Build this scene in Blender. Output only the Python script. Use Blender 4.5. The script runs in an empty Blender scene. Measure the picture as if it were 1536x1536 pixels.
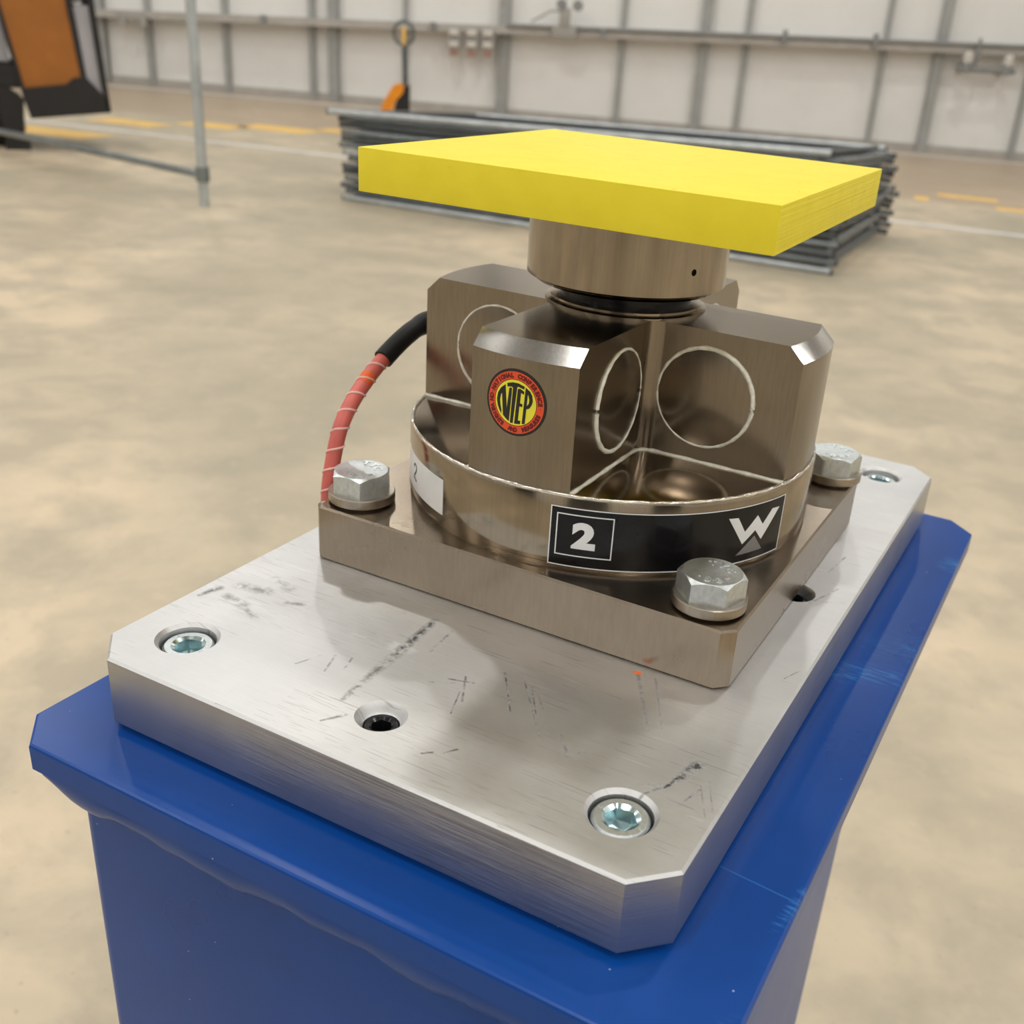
import bpy, bmesh, math, random
from mathutils import Vector, Matrix

random.seed(7)
scene = bpy.context.scene
COL = scene.collection
PI = math.pi

# ------------------------------------------------------------------ scale
S = 0.30            # one plate width in metres
ZT = 1.02116        # height of the aluminium plate's top face above the floor

def P3(x, y, z):    # plate units -> metres
    return Vector((x * S, y * S, ZT + z * S))

# ------------------------------------------------------------------ camera
cam_d = bpy.data.cameras.new('camera')
cam = bpy.data.objects.new('camera', cam_d)
COL.objects.link(cam)
R = Matrix(((0.87990804, -0.26104304, 0.3970118),
            (0.46937969, 0.34779685, -0.81161571),
            (0.07378718, 0.90049646, 0.42855755)))
cam.matrix_world = Matrix.Translation((0.386221, -0.282334, 1.3)) @ R.to_4x4()
cam_d.sensor_width = 36.0
cam_d.sensor_fit = 'HORIZONTAL'
cam_d.lens = 1599.85 / 1536 * 36
cam_d.shift_x = -81.134 / 1536
cam_d.shift_y = 36.926 / 1536
cam_d.clip_start = 0.02
cam_d.clip_end = 200
cam_d.dof.use_dof = True
cam_d.dof.focus_distance = 0.51
cam_d.dof.aperture_fstop = 12.5
scene.camera = cam

# ------------------------------------------------------------------ world, exposure
world = bpy.data.worlds.new('world')
scene.world = world
world.use_nodes = True
wb = world.node_tree.nodes.get('Background') or world.node_tree.nodes.new('ShaderNodeBackground')
wb.inputs[0].default_value = (1.0, 0.95, 0.88, 1)
wb.inputs[1].default_value = 0.05
scene.view_settings.view_transform = 'Standard'
scene.view_settings.look = 'None'
scene.view_settings.gamma = 1.0
scene.view_settings.use_curve_mapping = False
scene.view_settings.exposure = -0.28
scene.cycles.use_denoising = True
scene.cycles.max_bounces = 6
scene.cycles.diffuse_bounces = 3
scene.cycles.use_adaptive_sampling = True
scene.cycles.adaptive_threshold = 0.03
scene.cycles.sample_clamp_indirect = 6.0

# hall frame: a runs along the far wall, b from the far wall into the hall
WM = Vector((-8.373, 15.35, 0)); WD = Vector((0.920425, 0.390918, 0)); WN = Vector((0.390918, -0.920425, 0))
WANG = math.atan2(WD.y, WD.x)
def AB(a, b, z=0.0):
    return WM + WD * a + WN * b + Vector((0, 0, z))

# ------------------------------------------------------------------ high-bay lamps of the hall
LAMP_Z = 7.4
OBJ = Vector((0.15, 0.26))                      # the load cell's spot on the floor plan
LAMPS = []
for i in range(-7, 8):
    for j in range(-7, 8):
        x = OBJ.x + 0.3 + 4.45 * i + 1.0 * j
        y = OBJ.y + 3.1 - 1.0 * i + 4.6 * j
        v = Vector((x, y, 0)) - WM
        a, b = v.dot(WD), v.dot(WN)
        if -14.0 < a < 15.0 and 1.0 < b < 28.0:
            LAMPS.append((x, y))
for i, (x, y) in enumerate(LAMPS):
    ld = bpy.data.lights.new('high_bay_lamp', 'AREA')
    ld.shape = 'DISK'
    ld.size = 0.42
    ld.energy = 104.0
    ld.color = (1.0, 0.972, 0.925)
    lo = bpy.data.objects.new('high_bay_lamp', ld)
    COL.objects.link(lo)
    lo.location = (x, y, LAMP_Z)

# ------------------------------------------------------------------ material helpers
def srgb(r, g, b):
    f = lambda c: (c / 255 / 12.92) if c / 255 <= 0.04045 else ((c / 255 + 0.055) / 1.055) ** 2.4
    return (f(r), f(g), f(b), 1.0)

class NT:
    def __init__(self, name):
        self.m = bpy.data.materials.new(name)
        self.m.use_nodes = True
        self.t = self.m.node_tree
        self.t.nodes.clear()
        self.out = self.t.nodes.new('ShaderNodeOutputMaterial')
        self.b = self.t.nodes.new('ShaderNodeBsdfPrincipled')
        self.t.links.new(self.b.outputs[0], self.out.inputs[0])
        self._co = None
    def n(self, typ, **kw):
        nd = self.t.nodes.new(typ)
        for k, v in kw.items():
            setattr(nd, k, v)
        return nd
    def link(self, a, b):
        self.t.links.new(a, b)
    def co(self):
        if self._co is None:
            self._co = self.n('ShaderNodeTexCoord').outputs['Object']
        return self._co
    def mapped(self, scale, rot=(0, 0, 0)):
        mp = self.n('ShaderNodeMapping')
        mp.inputs['Scale'].default_value = scale
        mp.inputs['Rotation'].default_value = rot
        self.link(self.co(), mp.inputs[0])
        return mp.outputs[0]
    def noise(self, scale, detail=4, rough=0.55, vec=None, dist=0.0):
        nd = self.n('ShaderNodeTexNoise')
        nd.inputs['Scale'].default_value = scale
        nd.inputs['Detail'].default_value = detail
        nd.inputs['Roughness'].default_value = rough
        nd.inputs['Distortion'].default_value = dist
        self.link(vec if vec is not None else self.co(), nd.inputs['Vector'])
        return nd.outputs[0]
    def ramp(self, fac, stops):
        r = self.n('ShaderNodeValToRGB')
        while len(r.color_ramp.elements) < len(stops):
            r.color_ramp.elements.new(0.5)
        for e, (p, c) in zip(r.color_ramp.elements, stops):
            e.position = p
            e.color = c if len(c) == 4 else (*c, 1)
        self.link(fac, r.inputs[0])
        return r.outputs[0]
    def math(self, op, a, b=None, c=None, clamp=False):
        m = self.n('ShaderNodeMath', operation=op, use_clamp=clamp)
        for i, v in enumerate((a, b, c)):
            if v is None: continue
            if isinstance(v, (int, float)): m.inputs[i].default_value = v
            else: self.link(v, m.inputs[i])
        return m.outputs[0]
    def mix(self, fac, a, b):
        m = self.n('ShaderNodeMix', data_type='RGBA')
        for s, v in ((m.inputs['Factor'], fac), (m.inputs[6], a), (m.inputs[7], b)):
            if isinstance(v, (int, float)): s.default_value = v
            elif isinstance(v, tuple): s.default_value = v if len(v) == 4 else (*v, 1)
            else: self.link(v, s)
        return m.outputs[2]
    def bump(self, h, strength=0.2, dist=0.001):
        bp = self.n('ShaderNodeBump')
        bp.inputs['Strength'].default_value = strength
        bp.inputs['Distance'].default_value = dist
        self.link(h, bp.inputs['Height'])
        self.link(bp.outputs[0], self.b.inputs['Normal'])
    def set(self, **kw):
        names = dict(color='Base Color', metal='Metallic', rough='Roughness', spec='Specular IOR Level',
                     coat='Coat Weight', coatr='Coat Roughness', aniso='Anisotropic', anirot='Anisotropic Rotation')
        for k, v in kw.items():
            s = self.b.inputs[names[k]]
            if isinstance(v, (int, float)): s.default_value = v
            elif isinstance(v, tuple): s.default_value = v if len(v) == 4 else (*v, 1)
            else: self.link(v, s)
        return self

def plain(name, col, rough=0.5, metal=0.0, var=0.08, vscale=30.0, bump=0.0, **kw):
    t = NT(name)
    f = t.noise(vscale, 4)
    lo = tuple(max(0, c * (1 - var)) for c in col[:3]); hi = tuple(min(1, c * (1 + var)) for c in col[:3])
    t.set(color=t.ramp(f, [(0.3, lo), (0.7, hi)]), rough=rough, metal=metal, **kw)
    if bump: t.bump(f, bump, 0.002)
    return t.m

M = {}

def seg_mask(t, x, y, ax, ay, bx, by, w0, w1, soft=0.5):
    """soft mask around the segment a-b (plate units, width w0 at a, w1 at b)"""
    dx, dy = bx - ax, by - ay
    L2 = dx * dx + dy * dy
    px = t.math('SUBTRACT', x, ax); py = t.math('SUBTRACT', y, ay)
    dot = t.math('ADD', t.math('MULTIPLY', px, dx / L2), t.math('MULTIPLY', py, dy / L2), clamp=False)
    k = t.math('ADD', dot, 0.0, clamp=True)
    ex = t.math('SUBTRACT', px, t.math('MULTIPLY', k, dx)); ey = t.math('SUBTRACT', py, t.math('MULTIPLY', k, dy))
    d = t.math('SQRT', t.math('ADD', t.math('MULTIPLY', ex, ex), t.math('MULTIPLY', ey, ey)))
    w = t.math('ADD', t.math('MULTIPLY', k, w1 - w0), w0)
    return t.math('SUBTRACT', 1.0, t.math('DIVIDE', d, w), clamp=True)

def make_aluminium():
    t = NT('milled_aluminium')
    sx = t.n('ShaderNodeSeparateXYZ'); t.link(t.co(), sx.inputs[0])
    x = t.math('DIVIDE', sx.outputs[0], S); y = t.math('DIVIDE', sx.outputs[1], S)
    n1 = t.noise(14, 6, 0.6)
    n2 = t.noise(60, 5, 0.6)
    brush = t.noise(40, 3, 0.6, t.mapped((1.0, 22.0, 22.0)))
    base = t.ramp(n1, [(0.3, (0.62, 0.63, 0.645)), (0.72, (0.745, 0.75, 0.755))])
    base = t.mix(t.math('MULTIPLY', brush, 0.35), base, (0.52, 0.52, 0.52))
    # fine random scratches in three directions
    scr = None
    for ang, sc, th in ((0.5, 26, 0.69), (1.7, 30, 0.70), (-0.5, 22, 0.70), (1.05, 34, 0.69), (2.2, 28, 0.70)):
        s = t.noise(sc, 2, 0.5, t.mapped((1.0, 40.0, 1.0), (0, 0, ang)))
        g = t.noise(7 + 3 * ang, 2)
        m = t.math('MULTIPLY', t.math('GREATER_THAN', s, th), t.math('GREATER_THAN', g, 0.52))
        scr = m if scr is None else t.math('MAXIMUM', scr, m)
    brt = None
    for ang, sc, th in ((-0.95, 24, 0.715), (0.15, 30, 0.72)):
        s = t.noise(sc, 2, 0.5, t.mapped((1.0, 34.0, 1.0), (0.0, 0.0, ang)))
        m = t.math('MULTIPLY', t.math('GREATER_THAN', s, th), t.math('GREATER_THAN', t.noise(5 + 4 * ang, 2), 0.5))
        brt = m if brt is None else t.math('MAXIMUM', brt, m)
    # individual smudges and drag marks (they sit in the metal's surface)
    segs = [(0.914, 0.192, 0.936, 0.262, 0.003, 0.016, 1.15), (0.893, 0.160, 0.918, 0.205, 0.003, 0.006, .55), (0.880, 0.180, 0.910, 0.196, 0.002, 0.006, .6),
            (0.945, 0.165, 0.957, 0.215, 0.002, 0.004, .6),
            (0.402, 0.385, 0.412, 0.255, 0.010, 0.014, .75), (0.412, 0.255, 0.421, 0.115, 0.014, 0.007, .5),
            (0.445, 0.372, 0.452, 0.300, 0.004, 0.004, .5), (0.430, 0.055, 0.450, 0.085, 0.003, 0.005, .6),
            (0.335, 0.205, 0.350, 0.160, 0.003, 0.003, .5), (0.362, 0.212, 0.372, 0.178, 0.003, 0.003, .5),
            (0.300, 0.150, 0.318, 0.195, 0.002, 0.003, .4),
            (0.585, 0.315, 0.645, 0.230, 0.0028, 0.0022, .8), (0.618, 0.318, 0.700, 0.215, 0.0028, 0.002, .7),
            (0.640, 0.305, 0.715, 0.195, 0.003, 0.002, .7), (0.658, 0.292, 0.684, 0.262, 0.003, 0.002, .6),
            (0.520, 0.250, 0.560, 0.262, 0.003, 0.003, .7), (0.540, 0.270, 0.572, 0.210, 0.003, 0.003, .6),
            (0.555, 0.230, 0.575, 0.175, 0.002, 0.002, .7), (0.500, 0.225, 0.535, 0.245, 0.004, 0.003, .5),
            (0.765, 0.432, 0.842, 0.300, 0.0055, 0.0045, .45), (0.792, 0.440, 0.856, 0.318, 0.003, 0.002, .4),
            (0.735, 0.225, 0.770, 0.180, 0.004, 0.006, .5), (0.770, 0.190, 0.792, 0.205, 0.004, 0.006, .5),
            (0.620, 0.090, 0.632, 0.108, 0.003, 0.003, .8), (0.595, 0.072, 0.606, 0.082, 0.003, 0.003, .6),
            (0.955, 0.225, 0.985, 0.165, 0.002, 0.002, .5), (0.962, 0.240, 0.990, 0.180, 0.002, 0.002, .5),
            (0.022, 0.225, 0.030, 0.262, 0.006, 0.012, .5), (0.050, 0.290, 0.105, 0.300, 0.016, 0.020, .34), (0.060, 0.250, 0.110, 0.240, 0.012, 0.016, .34),
            (0.085, 0.345, 0.130, 0.330, 0.012, 0.016, .30), (0.120, 0.235, 0.150, 0.222, 0.008, 0.010, .40), (0.160, 0.290, 0.185, 0.300, 0.008, 0.008, .35),
            (0.930, 0.840, 0.960, 0.930, 0.004, 0.003, .5), (0.950, 0.860, 0.985, 0.880, 0.003, 0.003, .5),
            (0.925, 0.990, 0.935, 1.080, 0.002, 0.003, .5), (0.970, 0.560, 0.985, 0.600, 0.002, 0.002, .5)]
    mk = None
    n5 = t.noise(230, 4, 0.65)
    brk = t.ramp(t.math('ADD', t.math('MULTIPLY', n2, 0.4), t.math('MULTIPLY', n5, 0.6)), [(0.43, (0, 0, 0)), (0.57, (1, 1, 1))])
    for (ax, ay, bx, by, w0, w1, k) in segs:
        m = t.math('MULTIPLY', seg_mask(t, x, y, ax, ay, bx, by, w0, w1), k * 1.5)
        mk = m if mk is None else t.math('MAXIMUM', mk, m)
    mk = t.math('MULTIPLY', mk, brk, clamp=True)
    col = t.mix(t.math('MULTIPLY', scr, 0.42), base, (0.24, 0.235, 0.23))
    col = t.mix(t.math('MULTIPLY', brt, 0.6), col, (0.95, 0.95, 0.94))
    cl = t.ramp(t.noise(9, 5, 0.65, None, 0.8), [(0.50, (0, 0, 0)), (0.70, (1, 1, 1))])
    col = t.mix(t.math('MULTIPLY', cl, 0.30), col, (0.46, 0.455, 0.45))
    col = t.mix(t.math('MULTIPLY', mk, 0.95), col, (0.045, 0.04, 0.038))
    om = t.math('MULTIPLY', seg_mask(t, x, y, 0.757, 0.437, 0.765, 0.437, 0.0055, 0.0055), 2.2, clamp=True)
    col = t.mix(om, col, (0.85, 0.16, 0.03))
    metal = t.math('SUBTRACT', 0.93, t.math('MULTIPLY', t.math('MAXIMUM', t.math('MULTIPLY', mk, 0.5), om), 0.9))
    rough = t.math('ADD', t.math('MULTIPLY', n1, 0.20), 0.36)
    rough = t.math('ADD', rough, t.math('MULTIPLY', mk, 0.3))
    t.set(color=col, metal=metal, rough=rough, aniso=0.35)
    t.bump(brush, 0.06, 0.0008)
    return t.m

def make_steel(name, c0, c1, r0, r1, stretch, bump=0.06, aniso=0.4, streak=0.4):
    t = NT(name)
    n1 = t.noise(18, 5)
    br = t.noise(50, 3, 0.6, t.mapped(stretch))
    base = t.ramp(n1, [(0.3, c0), (0.7, c1)])
    base = t.mix(t.ramp(br, [(0.38, (0, 0, 0)), (0.66, (streak, streak, streak))]), base, tuple(c * 0.66 for c in c0))
    t.set(color=base, metal=1.0, rough=t.math('ADD', t.math('MULTIPLY', n1, r1 - r0), r0), aniso=aniso)
    t.bump(br, bump, 0.0006)
    return t.m

def make_blue():
    t = NT('blue_gloss_paint')
    n1 = t.noise(9, 4)
    peel = t.noise(420, 2)
    sx = t.n('ShaderNodeSeparateXYZ'); t.link(t.co(), sx.inputs[0])
    x = t.math('ADD', t.math('DIVIDE', sx.outputs[0], S), 0.5212); y = t.math('ADD', t.math('DIVIDE', sx.outputs[1], S), 0.8285)
    base = t.ramp(n1, [(0.3, (0.0014, 0.047, 0.25)), (0.7, (0.0020, 0.061, 0.31))])
    # worn pale scuffs on the right-hand margin of the top plate
    wav = t.noise(60, 4, 0.7, t.mapped((1.0, 9.0, 1.0), (0, 0, -0.12)))
    wm = t.ramp(wav, [(0.48, (0, 0, 0)), (0.66, (1, 1, 1))])
    sc = None
    for (ax, ay, bx, by, w0, w1, k) in ((1.013, 0.865, 1.10, 0.90, .05, .05, 1.0), (1.06, 1.00, 1.115, 1.03, .06, .08, .6),
                                        (1.01, 0.850, 1.03, 0.855, .03, .03, 1.3), (1.108, 1.465, 1.12, 1.49, .04, .05, 1.4),
                                        (1.09, -0.06, 1.12, -0.02, .03, .03, .8), (1.105, 0.16, 1.12, 0.25, .012, .014, .9)):
        m = t.math('MULTIPLY', seg_mask(t, x, y, ax, ay, bx, by, w0, w1), k)
        sc = m if sc is None else t.math('MAXIMUM', sc, m)
    sc = t.math('MULTIPLY', t.math('MULTIPLY', sc, wm), 1.1, clamp=True)
    line = seg_mask(t, x, y, 1.0, 0.235, 1.118, 0.225, 0.002, 0.0025)
    base = t.mix(t.math('MAXIMUM', sc, t.math('MULTIPLY', line, .6)), base, (0.035, 0.19, 0.52))
    # dust specks
    v = t.n('ShaderNodeTexVoronoi'); v.inputs['Scale'].default_value = 95
    t.link(t.co(), v.inputs['Vector'])
    sp = t.math('MULTIPLY', t.math('LESS_THAN', v.outputs['Distance'], 0.04), t.math('GREATER_THAN', t.noise(22, 2), 0.55))
    base = t.mix(sp, base, (0.32, 0.42, 0.62))
    t.set(color=base, rough=t.math('ADD', t.math('MULTIPLY', n1, 0.10), 0.24), coat=0.0, spec=0.24)
    t.bump(peel, 0.05, 0.0006)
    return t.m

def make_yellow():
    t = NT('yellow_paint')
    sx = t.n('ShaderNodeSeparateXYZ'); t.link(t.co(), sx.inputs[0])
    n1 = t.noise(60, 5)
    nn = t.noise(700, 2)
    geo = t.n('ShaderNodeSeparateXYZ'); nrm = t.n('ShaderNodeTexCoord'); t.link(nrm.outputs['Normal'], geo.inputs[0])
    xface = t.math('GREATER_THAN', t.math('ABSOLUTE', geo.outputs[0]), 0.8)
    ly = t.noise(1.0, 2, 0.6, t.mapped((2.0, 4.0, 700.0)))
    base = t.ramp(n1, [(0.3, (0.84, 0.70, 0.020)), (0.7, (0.90, 0.755, 0.030))])
    pit = t.math('LESS_THAN', t.noise(160, 3, 0.6), 0.285)
    base = t.mix(t.math('MULTIPLY', pit, 0.4), base, (0.42, 0.31, 0.005))
    t.set(color=base, rough=0.55, spec=0.5)
    h = t.math('ADD', t.math('MULTIPLY', t.math('MULTIPLY', ly, xface), 1.0), t.math('MULTIPLY', nn, 0.10))
    t.bump(h, 0.5, 0.0012)
    return t.m

def make_floor():
    t = NT('tan_concrete')
    n1 = t.noise(0.55, 6, 0.6, None, 0.4)
    n2 = t.noise(3.4, 7, 0.62, None, 0.3)
    n3 = t.noise(16.0, 5, 0.6)
    n4 = t.noise(55.0, 4, 0.6)
    base = t.ramp(n1, [(0.36, (0.40, 0.352, 0.258)), (0.5, (0.52, 0.447, 0.325)), (0.62, (0.68, 0.56, 0.40))])
    base = t.mix(t.math('MULTIPLY', t.ramp(n2, [(0.44, (0, 0, 0)), (0.62, (1, 1, 1))]), 0.6), base, (0.365, 0.328, 0.25))
    base = t.mix(t.math('MULTIPLY', t.ramp(n3, [(0.56, (0, 0, 0)), (0.75, (1, 1, 1))]), 0.4), base, (0.62, 0.53, 0.39))
    base = t.mix(t.math('MULTIPLY', t.ramp(n4, [(0.64, (0, 0, 0)), (0.74, (1, 1, 1))]), 0.5), base, (0.27, 0.225, 0.16))
    # the older, browner slab beyond the marked aisle
    sx = t.n('ShaderNodeSeparateXYZ'); t.link(t.co(), sx.inputs[0])
    q = t.math('SUBTRACT', sx.outputs[1], t.math('MULTIPLY', sx.outputs[0], 0.20))
    zone = t.math('MULTIPLY', t.math('SUBTRACT', q, 11.45), 2.0, clamp=True)
    base = t.mix(t.math('MULTIPLY', zone, 0.75), base, (0.43, 0.33, 0.235))
    t.set(color=base, rough=t.math('ADD', t.math('MULTIPLY', n2, 0.2), 0.36), spec=0.35)
    t.bump(n4, 0.08, 0.002)
    return t.m

M['alu'] = make_aluminium()
def make_sawn_shaded():  # saw lines are real; the darker base paints shade onto the side faces
    t = NT('shaded_sawn_aluminium')
    n1 = t.noise(16, 5)
    ln = t.noise(30, 4, 0.7, t.mapped((0.7, 0.7, 26.0)))
    msk = t.ramp(t.noise(7, 3), [(0.42, (0, 0, 0)), (0.62, (1, 1, 1))])
    base = t.ramp(n1, [(0.3, (0.46, 0.455, 0.45)), (0.7, (0.56, 0.555, 0.55))])
    base = t.mix(t.math('MULTIPLY', t.math('MULTIPLY', t.ramp(ln, [(0.42, (0, 0, 0)), (0.6, (1, 1, 1))]), msk), 0.6), base, (0.27, 0.26, 0.25))
    t.set(color=base, metal=0.95, rough=0.36)
    t.bump(t.math('MULTIPLY', ln, msk), 0.35, 0.0008)
    return t.m
M['alu_sawn_shaded'] = make_sawn_shaded()
M['steel'] = make_steel('brown_tinted_stainless_steel', (0.262, 0.222, 0.178), (0.318, 0.272, 0.221), 0.16, 0.25, (14, 14, 1.2), 0.03, 0.3, 0.25)
M['steel_turned'] = make_steel('turned_stainless_steel', (0.31, 0.262, 0.20), (0.40, 0.342, 0.268), 0.08, 0.16, (25, 25, 0.5), 0.02, 0.2, 0.22)
M['steel_plate'] = make_steel('ground_nickel_steel', (0.31, 0.255, 0.195), (0.375, 0.312, 0.245), 0.23, 0.33, (12, 12, 1.5), 0.03, 0.3, 0.2)
M['chamfer_lit'] = make_steel('lamp_lit_machined_steel', (0.80, 0.79, 0.77), (0.90, 0.885, 0.86), 0.12, 0.22, (20, 20, 1), 0.03, 0.2)
M['zinc'] = make_steel('zinc_plated_steel', (0.60, 0.645, 0.66), (0.74, 0.785, 0.80), 0.34, 0.46, (10, 10, 6), 0.10, 0.1)
M['zinc_glint'] = make_steel('zinc_with_glint', (0.80, 0.87, 0.89), (0.90, 0.95, 0.96), 0.26, 0.36, (6, 6, 10), 0.05, 0.0)  # paler zinc: the glint of the raised head marks is put into the colour
M['recess'] = make_steel('blue_zinc_recess', (0.58, 0.74, 0.77), (0.70, 0.84, 0.87), 0.18, 0.28, (6, 6, 10), 0.05, 0.0)
M['washer'] = make_steel('brown_washer_steel', (0.36, 0.32, 0.265), (0.43, 0.385, 0.325), 0.26, 0.38, (12, 12, 1.5), 0.03, 0.3, 0.2)
M['black_screw'] = plain('black_oxide_steel', (0.02, 0.02, 0.022), 0.22, 0.6)
M['gasket'] = plain('cream_weld_seam', (0.88, 0.86, 0.76), 0.35, 0.15, 0.2, 220, 0.5)
M['bead'] = plain('silver_weld_bead', (0.80, 0.76, 0.68), 0.16, 1.0, 0.15, 240, 0.8)
M['blue'] = make_blue()
M['yellow'] = make_yellow()
M['floor'] = make_floor()
M['black_rubber'] = plain('black_heat_shrink', (0.010, 0.010, 0.011), 0.5, 0, 0.2, 80, 0.2, spec=0.25)
M['red_cable'] = plain('red_cable_jacket', (0.66, 0.14, 0.115), 0.4, 0, 0.12, 60)
M['pink_wrap'] = plain('pale_pink_spiral_wrap', (0.85, 0.52, 0.47), 0.45)
M['orange_mark'] = plain('orange_band', (0.85, 0.13, 0.02), 0.5)
M['st_black'] = plain('black_sticker_film', (0.008, 0.008, 0.009), 0.16, 0, 0.2, 50, 0, spec=0.3)
M['st_white'] = plain('white_print', (0.80, 0.82, 0.84), 0.35)
M['st_grey'] = plain('grey_print', (0.20, 0.20, 0.20), 0.35)
M['st_paper'] = plain('white_paper_label', (0.80, 0.80, 0.79), 0.5)
M['st_ink'] = plain('black_ink', (0.015, 0.013, 0.012), 0.5)
M['st_red'] = plain('orange_red_print', (0.80, 0.085, 0.025), 0.4)
M['st_dkred'] = plain('dark_red_print', (0.16, 0.010, 0.008), 0.4)
M['st_yel'] = plain('yellow_print', (0.88, 0.80, 0.05), 0.4)
M['wall'] = plain('white_wall_sheet', (0.83, 0.825, 0.805), 0.5, 0, 0.035, 1.4)
M['ceiling'] = plain('grey_ceiling_sheet', (0.20, 0.20, 0.20), 0.7, 0, 0.05, 1.0)
M['added_door_grey'] = plain('dark_grey_added_door', (0.07, 0.075, 0.085), 0.5)
M['post'] = plain('grey_painted_post', (0.36, 0.37, 0.36), 0.5, 0.1, 0.1, 6)
M['rail'] = plain('grey_painted_rail', (0.46, 0.44, 0.41), 0.5, 0.1, 0.1, 5)
M['pipe'] = plain('dark_grey_pipe', (0.26, 0.27, 0.27), 0.45, 0.2, 0.1, 5)
M['galv'] = plain('galvanised_tube', (0.25, 0.28, 0.295), 0.40, 0.85, 0.2, 9)
M['galv_pale'] = plain('bright_galvanised_tube', (0.50, 0.54, 0.56), 0.42, 0.6, 0.15, 9)
M['galv_dark'] = plain('weathered_galvanised_tube', (0.13, 0.145, 0.155), 0.42, 0.7, 0.2, 9)
M['black_plastic'] = plain('black_plastic', (0.012, 0.011, 0.012), 0.5, 0, 0.2, 20)
M['orange'] = plain('orange_machine_paint', (0.36, 0.125, 0.016), 0.42, 0, 0.1, 5)
M['orange_bright'] = plain('bright_orange_paint', (0.85, 0.30, 0.01), 0.42, 0, 0.1, 9)
M['grey_panel'] = plain('light_grey_panel', (0.40, 0.39, 0.42), 0.45, 0, 0.08, 5)
M['line_white'] = plain('white_floor_paint', (0.70, 0.71, 0.71), 0.5, 0, 0.12, 6)
M['line_yellow'] = plain('yellow_floor_paint', (0.84, 0.54, 0.15), 0.5, 0, 0.12, 6)
M['fit_white'] = plain('white_plastic', (0.66, 0.63, 0.59), 0.4)
M['fit_red'] = plain('red_plastic', (0.36, 0.20, 0.16), 0.5)
M['fit_grey'] = plain('grey_plastic', (0.36, 0.35, 0.325), 0.5)

# ------------------------------------------------------------------ object helpers
def wloc(o):
    v = Vector((0, 0, 0))
    while o is not None:
        v = v + o.location
        o = o.parent
    return v

def finish(bm, ang=35):
    bmesh.ops.recalc_face_normals(bm, faces=bm.faces)
    lim = math.radians(ang)
    for f in bm.faces: f.smooth = True
    for e in bm.edges:
        if len(e.link_faces) != 2 or e.calc_face_angle(0) > lim:
            e.smooth = False

def obj(name, bm, mat, parent=None, ang=35, local=False, fin=True):
    """bm is in world metres; its coordinates become relative to the parent thing"""
    if fin: finish(bm, ang)
    me = bpy.data.meshes.new(name)
    if parent is not None and not local:
        bmesh.ops.translate(bm, verts=bm.verts, vec=-wloc(parent))
    bm.to_mesh(me); bm.free()
    for m in (mat if isinstance(mat, (list, tuple)) else [mat]):
        me.materials.append(M[m])
    o = bpy.data.objects.new(name, me)
    COL.objects.link(o)
    o.parent = parent
    return o

def tag(o, label, cat, group=None):
    o['label'] = label; o['category'] = cat
    if group: o['group'] = group
    return o

def thing(name, loc, label, cat, group=None, rotz=0.0):
    o = bpy.data.objects.new(name, None)
    COL.objects.link(o)
    o.location = loc; o.rotation_euler = (0, 0, rotz); o.empty_display_size = 0.02
    return tag(o, label, cat, group)

def struct(o):
    o['kind'] = 'structure'
    return o

def recenter(o, origin):
    """move a top-level mesh object's origin without moving its geometry"""
    o.data.transform(Matrix.Translation(-Vector(origin)))
    o.location = origin
    return o

def box(bm, lo, hi, mtx=None, bevel=0.0):
    x0, y0, z0 = lo; x1, y1, z1 = hi
    vs = [bm.verts.new(v) for v in ((x0, y0, z0), (x1, y0, z0), (x1, y1, z0), (x0, y1, z0), (x0, y0, z1), (x1, y0, z1), (x1, y1, z1), (x0, y1, z1))]
    fs = [bm.faces.new([vs[i] for i in f]) for f in ((0, 3, 2, 1), (4, 5, 6, 7), (0, 1, 5, 4), (1, 2, 6, 5), (2, 3, 7, 6), (3, 0, 4, 7))]
    if mtx is not None: bmesh.ops.transform(bm, matrix=mtx, verts=vs)
    if bevel:
        es = list({e for f in fs for e in f.edges})
        bmesh.ops.bevel(bm, geom=es, offset=bevel, segments=2, profile=0.6, affect='EDGES')
    return bm

def newbox(lo, hi, mtx=None, bevel=0.0):
    return box(bmesh.new(), lo, hi, mtx, bevel)

def loft(bm, rings, closed=True, cap=(True, True)):
    """rings: lists of points with equal counts"""
    vr = [[bm.verts.new(p) for p in r] for r in rings]
    n = len(vr[0])
    for a, b in zip(vr[:-1], vr[1:]):
        for i in range(n if closed else n - 1):
            j = (i + 1) % n
            bm.faces.new((a[i], a[j], b[j], b[i]))
    if cap[0]: bm.faces.new(vr[0][::-1])
    if cap[1]: bm.faces.new(vr[-1])
    return bm

def lathe(bm, cx, cy, prof, n=64, capb=True, capt=True):
    rings = [[Vector((cx + r * math.cos(2 * PI * i / n), cy + r * math.sin(2 * PI * i / n), z)) for i in range(n)] for r, z in prof]
    return loft(bm, rings, True, (capb, capt))

def catmull(pts, per=10):
    pts = [Vector(p) for p in pts]
    P = [pts[0] * 2 - pts[1]] + pts + [pts[-1] * 2 - pts[-2]]
    out = []
    for i in range(1, len(P) - 2):
        for k in range(per):
            t = k / per
            a, b, c, d = P[i - 1], P[i], P[i + 1], P[i + 2]
            out.append(0.5 * ((2 * b) + (c - a) * t + (2 * a - 5 * b + 4 * c - d) * t * t + (3 * b - a - 3 * c + d) * t ** 3))
    out.append(pts[-1])
    return out

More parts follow.
